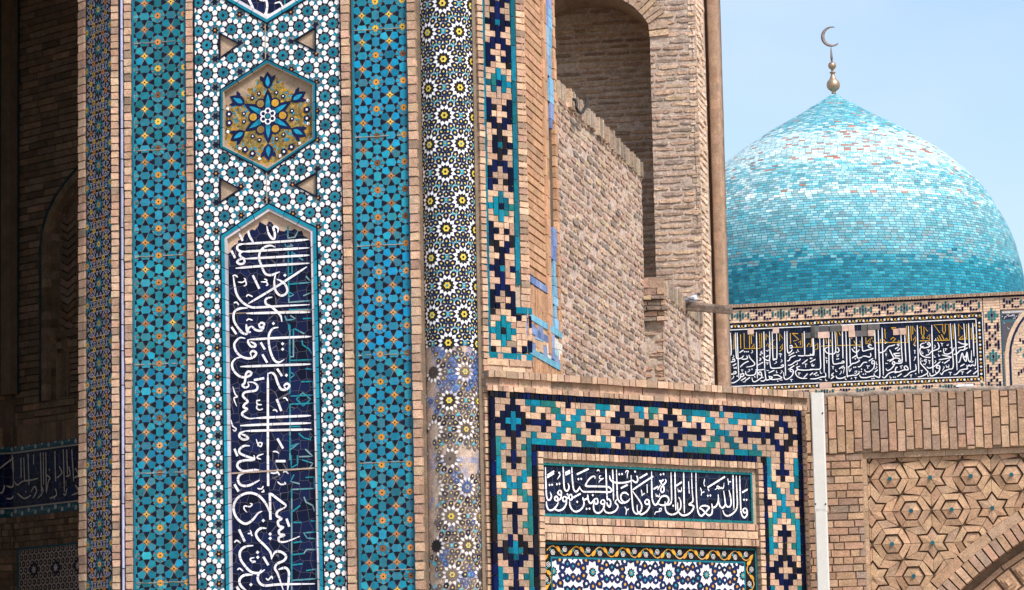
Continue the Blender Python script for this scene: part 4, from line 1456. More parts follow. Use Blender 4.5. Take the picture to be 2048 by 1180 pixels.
for i in range(nu_):
    for q0, q1 in ((zt2 - .05, zt2), (zb3, zb3 + .05)): mb.rect(PS, i * du_ + .003, (i + 1) * du_ - .003, q0, q1, -.02, .006, vary((.16, .38, .50), .15))
    z = zt2 - .055 - (i % 3) * .02
    while z > zb3 + .06:
        h = RND.choice((.06, .09, .12)); c = RND.choice((BL[0], BL[1], (.16, .36, .48), (.55, .36, .22), (.55, .36, .22)) if i < 5 else (BL[0], BL[1], (.62, .56, .48), (.62, .56, .48), (.25, .42, .5)))
        mb.rect(PS, i * du_ + .004, (i + 1) * du_ - .004, max(z - h + .005, zb3 + .052), z, -.02, .004, vary(c, .18)); z -= h
mb.build('blue_chequer_panel', M_MATTE, ret)

# ------------------------------------------------------------------ the dark vaulted recess at the far left
I1 = Plane(165, 590, 28.0, -45.0); uI0, uI1 = I1.u(27), I1.u(260)
P0 = I1.pt(uI0, 0); I2 = Plane(27, 590, P0.y, -11.1)
rec = thing('vaulted_recess', I1.pt(0, 0), 'deep shaded brick recess with dark inscription frieze left of the tiled portal', 'recess')
DB = lambda: vary(mixc((.19, .125, .08), (.11, .072, .047), RND.random()), .28)  # brick colour lowered so the recess reads as deeper shade
core = MB()
def xyi(P, u, d): p = P.pt(u, 0, d); return (p.x, p.y)
L0 = I2.u(-330)
core.extrude([xyi(I1, uI1, -.14), xyi(I1, uI0, -.14), xyi(I2, L0, -.14), xyi(I2, L0, -.6), xyi(I1, uI0, -.7), xyi(I1, uI1, -.5)], 0, 12, (.2, .14, .1))
fl = PA.pt(uA(-60), 0); bl = I2.pt(L0, 0)
nA = PA.n
core.extrude([xy(PA, uA(-200), 0), xy(PA, uA(-100), 0), xy(PA, uA(-100), -.6), (bl.x - .2, bl.y - .3), (bl.x - .8, bl.y - .3)], 0, 12, (.2, .14, .1))  # unseen left jamb, added close in to keep the recess dark
zr_ = zA(-330)
core.extrude([xy(PA, uA(-200), -.05), xy(PA, uA(159), -.05), xyi(I1, uI1, -.1), xyi(I1, uI0, -.2), xyi(I2, L0, -.2)], zr_, zr_ + .5, (.2, .14, .1))  # unseen roof slab, added to shut sky light out of the recess
core.build('core_and_added_shading', M_CORE, rec)
mb = MB(); zi = lambda y, px=100: I1.z(px, y)
ua, ub_ = I1.u(34), I1.u(83)
z0_, z1_ = zi(1180) - .4, zi(0) + .5
zn0, zn1 = zi(800, 100), zi(370, 160)
hole = [(ub_, zn0), (uI1 + .3, zn0)] + [(ub_ + (uI1 + .3 - ub_) * (1 - math.cos(t)), zi(495, 85) + (zn1 + .35 - zi(495, 85)) * math.sin(t)) for t in [math.pi / 2 - k * math.pi / 18 for k in range(10)]]
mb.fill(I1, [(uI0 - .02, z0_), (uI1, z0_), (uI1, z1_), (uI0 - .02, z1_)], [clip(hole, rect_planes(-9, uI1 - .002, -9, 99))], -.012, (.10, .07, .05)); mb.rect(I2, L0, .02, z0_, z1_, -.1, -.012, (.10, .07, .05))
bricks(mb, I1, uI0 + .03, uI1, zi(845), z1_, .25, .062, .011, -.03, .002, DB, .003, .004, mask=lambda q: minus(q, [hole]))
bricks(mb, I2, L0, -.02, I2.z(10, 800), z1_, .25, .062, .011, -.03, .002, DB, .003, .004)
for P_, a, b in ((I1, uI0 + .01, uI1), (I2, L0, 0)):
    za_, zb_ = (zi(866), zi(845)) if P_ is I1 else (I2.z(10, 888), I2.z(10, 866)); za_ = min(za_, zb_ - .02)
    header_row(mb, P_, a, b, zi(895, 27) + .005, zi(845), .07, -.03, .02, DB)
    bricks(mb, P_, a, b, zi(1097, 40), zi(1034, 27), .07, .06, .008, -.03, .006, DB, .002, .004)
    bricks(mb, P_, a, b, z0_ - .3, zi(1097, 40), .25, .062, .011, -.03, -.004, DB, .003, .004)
mb.build('brick_wall', M_BRICK, rec)
mb = MB()
for P_, a, b in ((I1, uI0 - .02, uI0 + .07), (I2, -.10, .02)): mb.rect(P_, a, b, zi(790, 27), z1_, -.03, .05, vary((.12, .08, .05), .1))
mb.rect(I1, uI0 + .072, uI0 + .09, zi(790, 27), z1_, -.03, .012, (.012, .03, .04)); mb.rect(I2, -.125, -.10, zi(790, 27), z1_, -.03, .012, (.012, .03, .04))
mb.build('corner_rib', M_PLASTER, rec)
mb = MB(); arc = hole[2:]
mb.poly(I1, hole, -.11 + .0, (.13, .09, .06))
pts = [(ub_, zn0)] + list(reversed(arc))
def band(P, pts, o0, o1, d0, d1, colf, step=1):
    n = len(pts)
    def off(i, o):
        a, b = pts[max(i - 1, 0)], pts[min(i + 1, n - 1)]; tx, tz = b[0] - a[0], b[1] - a[1]; l = math.hypot(tx, tz)
        return (pts[i][0] + tz / l * o, pts[i][1] - tx / l * o)
    for i in range(n - 1): mb.prism(P, [off(i, o0), off(i + 1, o0), off(i + 1, o1), off(i, o1)], d0, d1, colf())
fine = []
for i in range(len(pts) - 1):
    ln = math.hypot(pts[i + 1][0] - pts[i][0], pts[i + 1][1] - pts[i][1]); m = max(1, int(ln / .07))
    fine += [(pts[i][0] + (pts[i + 1][0] - pts[i][0]) * k / m, pts[i][1] + (pts[i + 1][1] - pts[i][1]) * k / m) for k in range(m)]
fine.append(pts[-1])
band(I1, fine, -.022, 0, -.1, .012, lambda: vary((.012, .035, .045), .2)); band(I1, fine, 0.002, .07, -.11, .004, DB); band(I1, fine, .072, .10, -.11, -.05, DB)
uc_ = ub_ + .16; sp_ = .075
for k in range(20):
    z = zi(690, 130) + k * .07; q = [(uc_, z), (uc_ + .10, z - .05), (uc_ + .20, z), (uc_ + .20, z + .05), (uc_ + .10, z), (uc_, z + .05)]
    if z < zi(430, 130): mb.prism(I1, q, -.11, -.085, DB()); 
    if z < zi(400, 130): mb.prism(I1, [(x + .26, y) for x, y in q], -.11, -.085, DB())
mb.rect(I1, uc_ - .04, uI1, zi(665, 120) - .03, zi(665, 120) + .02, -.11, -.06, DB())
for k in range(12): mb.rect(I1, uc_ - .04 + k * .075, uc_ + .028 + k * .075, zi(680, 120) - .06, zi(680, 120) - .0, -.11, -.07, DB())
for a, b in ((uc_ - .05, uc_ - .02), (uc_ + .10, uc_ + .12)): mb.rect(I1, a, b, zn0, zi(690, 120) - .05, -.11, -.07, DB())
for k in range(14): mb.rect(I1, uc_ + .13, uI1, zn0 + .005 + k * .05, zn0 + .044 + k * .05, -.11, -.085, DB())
mb.build('blind_arch', M_BRICK, rec)
fr = MB()
for P_, a, b in ((I1, uI0, uI1), (I2, L0, 0)): fr.rect(P_, a, b, zi(1016, 27) , zi(905, 27), -.03, .006, NAVY)
frz = fr.build('inscription_frieze', M_NAVY, rec)
mb = MB()
for P_, a, b in ((I1, uI0, uI1), (I2, L0, 0)):
    for y0, y1 in ((906, 886), (1036, 1016)):
        zz0, zz1 = zi(y0, 27), zi(y1, 27); mb.rect(P_, a, b, zz0 + .004, zz1 - .004, -.02, .010, (.012, .06, .075))
        mb.rect(P_, a, b, (zz0 if y0 == 906 else zz1) - .008, (zz0 if y0 == 906 else zz1) + .004, -.02, .013, (.36, .30, .26))
        u = a + .05; s_ = 1
        while u < b:
            mb.poly(P_, ngon(u, (zz0 + zz1) / 2 + s_ * .012, .022, 6), .012, vary((.32, .33, .34), .2)); mb.poly(P_, leaf(u + .03, (zz0 + zz1) / 2 - s_ * .01, .06, .02, s_ * .5), .0125, vary((.03, .16, .19), .3)); u += .095; s_ = -s_
mb.build('scroll_border', M_GLAZE, frz)
mb = MB()
for ln in DARK_FRIEZE.strip().splitlines():
    P_ = I1 if float(ln.lstrip('ot').split()[0].split(',')[0]) > 78 else I2
    strokes(mb, P_, 0, 780, 2.95, ln, 9, .012, (.46, .41, .36))
mb.build('white_lettering', M_GLAZE, frz)
mb = MB(); za_ = zi(1100, 37); mb.rect(I1, I1.u(38), uI1, z0_, za_, -.02, .004, (.34, .27, .22)); mb.rect(I1, I1.u(37), I1.u(39), z0_, za_ + .01, -.02, .012, (.015, .08, .10)); mb.rect(I1, I1.u(37), uI1, za_, za_ + .015, -.02, .012, (.015, .08, .10))
RPi = rect_planes(I1.u(40), uI1, z0_, za_ - .005)
for i in range(14):
    for j in range(12):
        u, z = I1.u(40) + (i + .5 * (j % 2)) * .062, za_ - .02 - j * .054
        big = (i % 5 == 3 and j % 6 == 3)
        for r, c in ((.027, (.015, .02, .04)), (.013, RND.choice(((.3, .22, .15), (.3, .22, .15), (.36, .30, .25))))):
            q = clip(ngon(u, z, r * (1.5 if big else 1), 6, .3), RPi)
            if len(q) > 2: mb.poly(I1, q, .006 + (.002 if r < .02 else 0), vary(c, .25))
        if big: mb.poly(I1, ngon(u, z, .075, 8, 0, .05), .010, (.015, .015, .03)); mb.poly(I1, ngon(u, z, .042, 8, 0, .02), .012, (.40, .36, .33))
mb.build('star_panel', M_MATTE, rec)

# ------------------------------------------------------------------ rough side wall running back from the portal
RBK = lambda: vary(RND.choice(((.46, .315, .225), (.40, .272, .20), (.365, .238, .178), (.49, .355, .235), (.26, .20, .16), (.41, .26, .195))), .18)
MRT = (.53, .405, .335)
sw = thing('side_wall', PS.pt(uS(1200, 300), 0), 'rough rubble brick wall receding behind the portal, top edge of upright bricks', 'wall')
e0, e1 = sEnd + .01, PS.uv(1288, 500)[0]; ztop = PS.z(1116, 160)
mb = MB()
mb.extrude([xyi(PS, e0, -.05), xyi(PS, e1, -.05), xyi(PS, e1, -.7), xyi(PS, e0, -.7)], 0, ztop - .02, MRT)
mortar(mb, PS, e0, e1, 2.2, ztop, -.009, MRT, .010, .04)
def rmask(q):
    if nz(q[0][0], q[0][1], 2.6, 8) > .55 or RND.random() < .05: return []
    c0 = (q[0][0] + q[1][0]) / 2; pts = []
    n = 6 if q[1][0] - q[0][0] > .1 else 4
    w_, h_ = (q[1][0] - q[0][0]) / 2, (q[2][1] - q[0][1]) / 2; cx, cz_ = (q[0][0] + q[2][0]) / 2, (q[0][1] + q[2][1]) / 2
    sh = RND.uniform(.62, .95)
    return [(cx + w_ * RND.uniform(.82, 1.02) * a, cz_ + h_ * sh * RND.uniform(.7, 1.06) * b) for a, b in ((-1, -.6), (-.5, -1), (.5, -1), (1, -.6), (1, .6), (.5, 1), (-.5, 1), (-1, .6))]
bricks(mb, PS, e0, e1 - .02, 2.2, ztop - .13, .25, .066, .010, -.06, -.002, RBK, .003, .0045, mask=rmask, header=.35, tilt=.003)
mb.build('rubble_brickwork', M_ROUGH, sw)
mb = MB(); u = e0
while u < e1:
    wd = RND.uniform(.042, .06); j = lambda: RND.uniform(-.004, .004); h = RND.uniform(-.018, .018)
    mb.prism(PS, [(u + .006 + j(), ztop - .15 + j()), (u + wd - .006 + j(), ztop - .15 + j()), (u + wd - .006 + j(), ztop + h), (u + .006 + j(), ztop + h)], -.26, .012 + RND.uniform(-.02, .02), vary(RND.choice(((.36, .28, .21), (.29, .225, .175), (.42, .31, .22))), .2)); u += wd
mb.build('upright_brick_coping', M_ROUGH, sw)
hook = MB(); hp = [(1137, 197, .0), (1139.5, 200, .05), (1139, 208, .06), (1138.5, 216, .06), (1142, 224, .06), (1147, 227, .06), (1152, 225, .06), (1156.5, 216, .06), (1159, 205, .06), (1160.5, 197, .06)]
ctl = [PS.pt(*PS.uv(x, y), d) for x, y, d in hp]; tp = []
for i in range(len(ctl) - 1):
    for k in range(4): tp.append(ctl[i].lerp(ctl[i + 1], k / 4))
tp.append(ctl[-1]); hk_o = ctl[1]
hk = thing('iron_hook', hk_o, 'rusty black iron hook sticking out of the rough side wall below its coping', 'hook')
hook.tube(tp, .0125, (.02, .015, .012), 10); hook.build('hook_bar', M_IRON, hk)

# ------------------------------------------------------------------ lower stub wall
ye = PS.pt(e1, 0).y
P2 = Plane(1290, 600, ye - .02, -11.1); PS2 = Plane(1327, 650, P2.pt(P2.u(1327, 650), 0).y, 78.0)
lw = thing('stub_wall', P2.pt(P2.u(1310, 650), 0), 'low brick wall with stepped projecting courses, beam and bird above it', 'wall')
lw['label'] = 'low brick wall with projecting stepped courses at its end, under the timber beam'
mb = MB(); zs2 = P2.z(1310, 556); f0, f1 = P2.u(1284, 650), P2.u(1327, 650); g1 = PS2.uv(1424, 700)[0]
mb.extrude([xyi(P2, f0, -.03), xyi(P2, f1 - .02, -.03), xyi(PS2, g1, -.04), xyi(PS2, g1, -.75)], 0, zs2 - .03, MRT)
mortar(mb, P2, f0, f1, 2.5, zs2 - .02, -.012, (.46, .37, .30), .012, .04)
rows_ = [(556, 576, .0), (576, 590, .012), (591, 600, .045), (601, 611, .03), (612, 622, .05), (623, 633, .02), (634, 643, .045)]
for ya, yb, d in rows_: bricks(mb, P2, f0, f1 + d * .8, P2.z(1310, yb), P2.z(1310, ya), .13, P2.z(1310, ya) - P2.z(1310, yb), .008, -.05, d, RBK, .005, .004, tilt=.004)
bricks(mb, P2, f0, f1, 2.5, P2.z(1310, 645), .2, .066, .02, -.05, -.006, RBK, .008, .008, mask=lambda q: [] if RND.random() < .45 else rmask(q), tilt=.006)
mortar(mb, PS2, 0, g1, 2.5, zs2 - .1, -.009, MRT, .01, .04)
bricks(mb, PS2, 0, g1, 2.5, zs2 - .13, .25, .066, .010, -.06, -.002, RBK, .003, .005, mask=rmask, header=.35, tilt=.003)
mb.build('rough_brickwork', M_ROUGH, lw)
mb = MB(); u = .0; gpier = PS2.uv(1403, 650)[0]
while u < gpier:
    wd = RND.uniform(.045, .062); h = RND.uniform(-.02, .015)
    mb.prism(PS2, [(u + .005, zs2 - .16), (u + wd - .005, zs2 - .16), (u + wd - .005, zs2 + h), (u + .005, zs2 + h)], -.25, .012 + RND.uniform(-.02, .015), vary(RND.choice(((.34, .26, .2), (.28, .22, .17), (.40, .30, .22))), .2)); u += wd
mb.build('upright_brick_coping', M_ROUGH, lw)

# ------------------------------------------------------------------ tall pier with an arched recess behind
yp = PS2.pt(gpier, 0).y
P3 = Plane(1401, 500, yp, -11.1); P4 = Plane(1200, 300, yp + 1.15, -11.1)
pier = thing('arched_pier', P3.pt(P3.u(1350, 400), 0), 'tall rough brick pier beside a shaded arched recess, behind the side wall', 'pier')
PB_ = lambda: vary(RND.choice(((.53, .36, .255), (.47, .32, .23), (.42, .29, .215), (.57, .39, .265), (.34, .255, .205))), .13)
pm = (.50, .385, .315)
j0, j1 = P3.u(1299, 50), P3.u(1400, 350); zt3, zb3_ = P3.z(1350, 0) + .6, P3.z(1350, 680)
crv = [(1302, 75), (1297, 48), (1285, 31), (1268, 14), (1244, -1), (1215, -16), (1185, -24), (1150, -26), (1110, -18), (1070, 0), (1030, 40), (1010, 75)]
cu_ = [P3.uv(x, y) for x, y in crv]; cu_ = [(min(a_, j0 - .003 * k_), b_) for k_, (a_, b_) in enumerate(cu_)]; cu_[0] = (j0, cu_[0][1])
opening = [(cu_[-1][0], zb3_ - 1), (j0, zb3_ - 1)] + cu_
mb = MB()
mb.extrude([xyi(P3, j0 + .01, -.03), xyi(P3, j1 - .02, -.03), xyi(PS2, gpier + .16, -.03), xyi(P3, j1 - .06, -1.25), xyi(P3, j0 + .25, -1.25)], 0, zt3 + 1, pm)
mb.fill(P3, [cu_[0], (j0, zt3), (cu_[-1][0] - .3, zt3), (cu_[-1][0] - .3, cu_[-1][1])] + list(reversed(cu_[1:])), [], -.012, pm)
def pmask(q):
    if q[1][0] > j0 + .03: return clip(rmask2(q), [(1, 0, -j0)])
    return minus(q, [opening])
def rmask2(q):
    w_, h_ = (q[1][0] - q[0][0]) / 2, (q[2][1] - q[0][1]) / 2; cx, cz_ = (q[0][0] + q[2][0]) / 2, (q[0][1] + q[2][1]) / 2
    if RND.random() < .07: return []
    sh = RND.uniform(.5, .9); dz2 = RND.uniform(-.004, .004)
    return [(cx + w_ * RND.uniform(.88, 1.03) * a, cz_ + dz2 + h_ * sh * RND.uniform(.7, 1.05) * b) for a, b in ((-1, -.7), (-.5, -1), (.1, -.9), (.5, -1), (1, -.6), (1, .6), (.5, 1), (0, .9), (-.5, 1), (-1, .7))]
bricks(mb, P3, cu_[-1][0] - .3, j0, zb3_, zt3, .24, .066, .020, -.05, .0, PB_, .004, .006, mask=pmask, header=.2, tilt=.005)
bricks(mb, P3, j0, j1, zb3_, zt3, .24, .066, .016, -.05, .0, PB_, .003, .004, mask=pmask, header=.3, tilt=.003)
mortar(mb, P3, j0, j1, zb3_, zt3, -.008, pm, .008, .04)
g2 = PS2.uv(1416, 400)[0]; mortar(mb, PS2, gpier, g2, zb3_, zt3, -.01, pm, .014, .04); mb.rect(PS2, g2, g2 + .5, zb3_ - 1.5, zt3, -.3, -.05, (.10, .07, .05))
bricks(mb, PS2, gpier + .005, g2, zb3_ - .6, zt3, .24, .066, .020, -.05, .006, lambda: vary((.68, .50, .37), .15), .006, .009, header=.3, tilt=.008)
mb.build('pier_brickwork', M_ROUGH, pier)
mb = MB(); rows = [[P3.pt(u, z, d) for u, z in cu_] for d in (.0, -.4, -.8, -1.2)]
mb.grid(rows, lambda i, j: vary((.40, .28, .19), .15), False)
n_ = 0
for i in range(len(cu_) - 1):
    a, b = cu_[i], cu_[i + 1]; ln = math.hypot(b[0] - a[0], b[1] - a[1]); m = max(1, int(ln / .05))
    for k in range(m):
        f = lambda t: (a[0] + (b[0] - a[0]) * t, a[1] + (b[1] - a[1]) * t); o = lambda p, r: (p[0] + (b[1] - a[1]) / ln * r, p[1] - (b[0] - a[0]) / ln * r)
        p, q = f((k + .1) / m), f((k + .9) / m); mb.prism(P3, [o(p, .0), o(q, .0), o(q, .2), o(p, .2)], -.2, .012 + RND.uniform(-.004, .004), PB_())
mb.build('arch_ring', M_ROUGH, pier)
mb = MB(); a, b = P4.u(1040, 300), P4.u(1330, 300); z0_, z1_ = P4.z(1200, 620), P4.z(1200, -80)
mb.rect(P4, a - .2, b + .1, 0, z1_ + .5, -.4, -.014, pm)
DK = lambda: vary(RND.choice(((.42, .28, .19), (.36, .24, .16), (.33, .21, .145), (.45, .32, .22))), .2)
mortar(mb, P4, a, b, z0_, z1_, -.010, (.50, .39, .315), .006, .05)
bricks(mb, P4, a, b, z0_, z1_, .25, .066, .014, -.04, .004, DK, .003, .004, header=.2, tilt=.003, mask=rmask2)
mb.build('recess_back', M_ROUGH, pier)
yg = PS2.pt(PS2.uv(1424, 400)[0], 0).y + .10
P5 = Plane(1434, 400, yg, -11.1); mb = MB(); zlo_, zhi_ = 2.0, zt3 + .5
ring = [(P5.u(1424.5, 400), -.25), (P5.u(1424.5, 400), -.012), (P5.u(1427, 400), 0), (P5.u(1441, 400), .002), (P5.u(1444.5, 400), -.010), (P5.u(1446, 400), -.04), (P5.u(1446, 400), -.25)]
rows = [[P5.pt(u_ + (.003 * nz(z_, i_, 2.1, 4) if i_ else 0), z_, d_ + .003 * nz(z_, i_, 5, 9)) for i_, (u_, d_) in enumerate(ring)] for z_ in [zlo_ + (zhi_ - zlo_) * k / 90 for k in range(91)]]
mb.grid(rows, lambda i, j: vary((.37, .24, .165), .12), True, True); mb.build('corner_post', M_BRICK, pier)
mb = MB(); mb.rect(P5, P5.u(1402, 400), P5.u(1440, 400), 0, zhi_, -.35, -.07, (.13, .09, .065)); mb.build('joint_backing', M_PLASTER, pier)
# roof timber and bird
zb_b = PS2.uv(1368, 617)
bm = thing('timber_beam', PS2.pt(zb_b[0], zb_b[1]), 'weathered grey timber beam jutting out of the low brick wall, a dove on it', 'beam')
mb = MB(); A0 = PS2.pt(zb_b[0], PS2.uv(1370, 611)[1], -.25); A1 = at_depth(1462, 620.5, (PS2.pt(zb_b[0], 0, .47)).y)
ax = (A1 - PS2.pt(*PS2.uv(1371, 611.5))).normalized(); rows = []; side_ = ax.cross(Vector((0, 0, 1))).normalized(); up_ = side_.cross(ax)
base_ = PS2.pt(*PS2.uv(1371, 611.5)); lb = (A1 - base_).length
for k in range(12):
    t = -.2 + (lb + .2) * k / 11; p = base_ + ax * t; hw, hh = .038 - .005 * max(0, t / lb), .048 - .008 * max(0, t / lb)
    ring = []
    for a_i in range(16):
        an = 2 * math.pi * a_i / 16; cx, cz_ = math.cos(an), math.sin(an); m = max(abs(cx), abs(cz_)) ** .8
        n1 = 1 + .10 * noise.noise(Vector((an * 2, t * 5, 4)))
        ring.append(p + side_ * (hw * cx / m * n1) + up_ * (hh * cz_ / m * n1))
    rows.append(ring)
mb.grid(rows, lambda i, j: vary((.25, .19, .155) if j % 3 else (.17, .125, .10), .15), False, True); mb.face(rows[-1], (.16, .12, .10)); mb.build('beam_timber', M_WOOD, bm)
bp_ = base_ + ax * .085 + up_ * .040 - side_ * -.012
bd = thing('dove', bp_, 'small pale grey dove with dark head perched on the timber beam', 'bird')
fx = Vector((.86, .42, 0)).normalized(); zz = Vector((0, 0, 1)); lft = zz.cross(fx)
prof = [(-.105, .012, .004), (-.085, .014, .010), (-.055, .018, .017), (-.03, .026, .030), (0, .032, .037), (.022, .038, .034), (.036, .052, .025), (.044, .066, .018), (.050, .078, .0175), (.058, .084, .017), (.067, .084, .013), (.073, .081, .006), (.083, .077, .002)]
rows = [[bp_ + fx * a + zz * b + lft * (r * .85 * math.cos(q)) + (zz + fx * -.15) * (r * math.sin(q)) for q in [2 * math.pi * k / 14 for k in range(14)]] for a, b, r in prof]
mb = MB(); mb.grid(rows, lambda i, j: ((.10, .10, .12), (.25, .26, .30), (.44, .46, .50), (.55, .56, .60), (.58, .58, .61), (.34, .33, .37), (.10, .10, .13), (.05, .05, .07), (.045, .045, .06), (.05, .05, .06), (.05, .045, .045), (.03, .03, .03))[i], True, True); body = mb.build('body', M_BIRD, bd)
for s2 in (-1, 1):
    mb = MB(); rows = []
    for t, wz in ((-.085, .004), (-.05, .014), (-.01, .022), (.02, .016), (.032, .004)): rows.append([bp_ + fx * t + zz * (.034 + wz * math.sin(q) * .9 + (t + .02) * -.05) + lft * s2 * (.028 + .007 * math.cos(q)) for q in [2 * math.pi * k / 8 for k in range(8)]])
    mb.grid(rows, lambda i, j: (.50, .52, .57) if i > 1 else (.22, .22, .26), True, True); mb.build('wing', M_BIRD, bd)
for s2 in (-1, 1):
    mb = MB(); p = bp_ + fx * .005 + lft * s2 * .012; mb.tube([p + zz * .004, p - zz * .012, p - zz * .014 + fx * .012], .003, (.30, .08, .08), 6); mb.build('foot', M_BIRD, bd)

# ------------------------------------------------------------------ low canted wall with chequered frame and inscription
pl0 = PB.pt(PB.u(976), 0, .07); PL = Plane(976, 590, pl0.y, 37.4)
uL = lambda px, y=880: PL.u(px, y)
nw = thing('mosaic_niche_wall', PL.pt(uL(1300), 0), 'low canted wall framed in navy and turquoise chequer round a navy inscription tablet', 'wall')
uE0, uE1 = uL(977, 780), uL(1618.5, 880)
zc_t = PL.z(1300, 763)
mb = MB(); mb.extrude([xyi(PL, uE0 - .02, -.09), xyi(PL, uE1, -.09), xyi(PL, uE1, -.5), xyi(PL, uE0 + .1, -.5)], 0, zc_t - .02, (.4, .3, .22)); mb.build('wall_core', M_CORE, nw)
ii = lambda i: uL(1026, 842) + (i - 3) * (uL(1563, 880) - uL(1026, 842)) / 56.0      # centre of mosaic column i
du_ = ii(1) - ii(0); zR0, zR8 = PL.z(1092, 794.6), PL.z(1092, 896.8); dz_ = (zR0 - zR8) / 8; ztop_m = zR0 - dz_ / 2   # top of row 0
# cornice
mb = MB(); q = [PL.z(1039, y) for y in (748.5, 758.5, 774.5, 786.5)]; q[0] = zc_t
def hrow(a, b, wd, d, dull, sizes=(1,)):
    col = lambda: brickcol(.17, dull)
    header_row(mb, PL, uE0 - .02, uE1, b, a, wd, -.02, d, col, sizes=sizes, gap=.007)
hrow(q[0], q[1], .055, .035, .7, (1, 1, 1.2, 2)); hrow(q[1], q[2], .13, -.004, .6, (1, 1.5, 2)); hrow(q[2], ztop_m + dz_ * 1.02, .05, .012, .35, (1, 1, 1, 2.2))
mb.build('brick_cornice', M_BRICK, nw)
# mosaic frame
tb = ['TT.N.TT'] + TOPBAND; tb = (tb + ['.NNNNN.'])[:49]
nrow_ = 43; vl = sym(STAR20, -3, nrow_ - 3)
vr = []
for j in range(nrow_):
    k = abs(j - 3); vr.append(HOLLOW25[k] if k < len(HOLLOW25) else HOLLOW25[2 * len(HOLLOW25) - 2 - k - 0])
grid = []
for j in range(nrow_):
    mid = ''.join(c[j] for c in tb) if j < 7 else ' ' * 49
    grid.append(vl[j] + mid + vr[j])
mb = MB()
for a, b, z0, z1 in ((-.5, 62.5, ztop_m - 7 * dz_, ztop_m), (-.5, 6.5, ztop_m - nrow_ * dz_, ztop_m - 7 * dz_), (55.5, 62.5, ztop_m - nrow_ * dz_, ztop_m - 7 * dz_)):
    mb.rect(PL, ii(a), ii(b), z0, z1, -.03, -.008, MORT)
mosaic(mb, PL, [r[:7] + ' ' * 49 + r[56:] if j > 6 else r[:7] + ' ' * 49 + r[56:] for j, r in enumerate(grid)], ii(-.5), ztop_m, du_, dz_, .002, 'v', gap=.08)
mosaic(mb, PL, [' ' * 7 + r[7:56] for r in grid[:7]], ii(-.5), ztop_m, du_, dz_, .002, 'h', gap=.08)
mb.build('chequered_mosaic', M_MATTE, nw)
mb = MB(); NV = lambda: vary(RND.choice((NAVY, BLACK, NAVY2, NAVY)), .35) if RND.random() > .03 else vary(DULL, .2)
def nrow(a, b, z0, z1, wd):
    u = a
    while u < b - .01: ww = min(wd * RND.uniform(.8, 1.15), b - u); mb.rect(PL, u + .003, u + ww - .003, z0 + .003, z1 - .003, -.02, .006 + RND.uniform(-.002, .002), NV()); u += ww
def ncol(a, b, z0, z1, hh):
    z = z0
    while z < z1 - .01: h = min(hh * RND.uniform(.7, 1.4), z1 - z); mb.rect(PL, a + .003, b - .003, z + .003, z + h - .003, -.02, .006 + RND.uniform(-.002, .002), NV()); z += h
zbt = ztop_m - nrow_ * dz_
nrow(ii(-1.5), ii(63.5), ztop_m, ztop_m + dz_, .042); ncol(ii(-1.5), ii(-.5), zbt, ztop_m, .13); ncol(ii(62.5), ii(63.5), zbt, ztop_m, .07); mb.build('navy_border', M_MATTE, nw); mb = MB()
nrow(ii(6.5), ii(55.5), ztop_m - 8 * dz_, ztop_m - 7 * dz_, .042)
ncol(ii(6.5), ii(7.5), zbt, ztop_m - 8 * dz_, .13); ncol(ii(54.5), ii(55.5), zbt, ztop_m - 8 * dz_, .07)
mb.build('navy_border', M_MATTE, nw)
mb = MB(); z8 = ztop_m - 8 * dz_
header_strip(mb, PL, ii(63.6), ii(64.5), zbt, ztop_m + dz_, .05, -.03, .01); mb.build('brick_edging', M_BRICK, nw)
for a, b in ((7.6, 8.6), (53.4, 54.4)): mb = MB(); header_strip(mb, PL, ii(a), ii(b), zbt, z8, .05, -.03, .016); mb.build('brick_edging', M_BRICK, nw)
mb = MB(); uP0, uP1 = ii(8.7), ii(53.3)
zt_ = [PL.z(1092, y) for y in (906.5, 920, 928, 1027.5, 1034, 1046.5, 1049, 1064, 1066, 1079.5, 1084)]
header_row(mb, PL, ii(8.6), ii(53.4), zt_[1] + .012, z8 - .002, .048, -.03, .014, lambda: brickcol(.15, .3), gap=.007)
mb.rect(PL, uP0, uP1, zt_[2], zt_[1] + .012, -.06, -.02, (.36, .27, .2))
header_row(mb, PL, uP0, uP1, zt_[5], zt_[4], .05, -.05, .006, lambda: brickcol(.15, .3), sizes=(1, 1, 1.8)); header_row(mb, PL, uP0, uP1, zt_[7], zt_[6], .24, -.05, .002, lambda: brickcol(.1, .05), sizes=(1, .95)); header_row(mb, PL, uP0, uP1, zt_[9], zt_[8], .05, -.05, .008, lambda: brickcol(.12, .05), sizes=(.2, .35, 1, 1, 1.2))
mb.rect(PL, uP0, uP1, zt_[10] - .02, zt_[9], -.08, -.055, (.16, .11, .08))
mb.build('brick_frame', M_BRICK, nw)
# inscription tablet
tu0, tu1 = uL(1089, 1000), uL(1505.5, 1000); tz0, tz1 = PL.z(1089, 1026.5), PL.z(1089, 929.5)
mb = MB(); mb.poly(PL, [(tu0, tz0), (tu1, tz0), (tu1, tz1), (tu0, tz1)], -.03, NAVY2); tab = mb.build('inscription_tablet', M_NAVY2, nw)
mb = MB()
T4 = [(tu0 - .018, tz0 - .018), (tu1 + .018, tz0 - .018), (tu1 + .018, tz1 + .018), (tu0 - .018, tz1 + .018)]
frame(mb, PL, T4, [(0, .018, -.018, -.06, (.012, .14, .15))], .2)
for a, b in ((uP0 - .01, tu0 - .017), (tu1 + .017, uP1 + .01)): mb.rect(PL, a, b, tz0 - .03, tz1 + .03, -.06, -.024, (.40, .30, .22))
mb.rect(PL, uP0, uP1, zt_[4], tz0 - .017, -.06, -.022, (.40, .30, .22))
mb.build('tablet_frame', M_MATTE, tab)
mb = MB(); LWH = (.82, .79, .82)
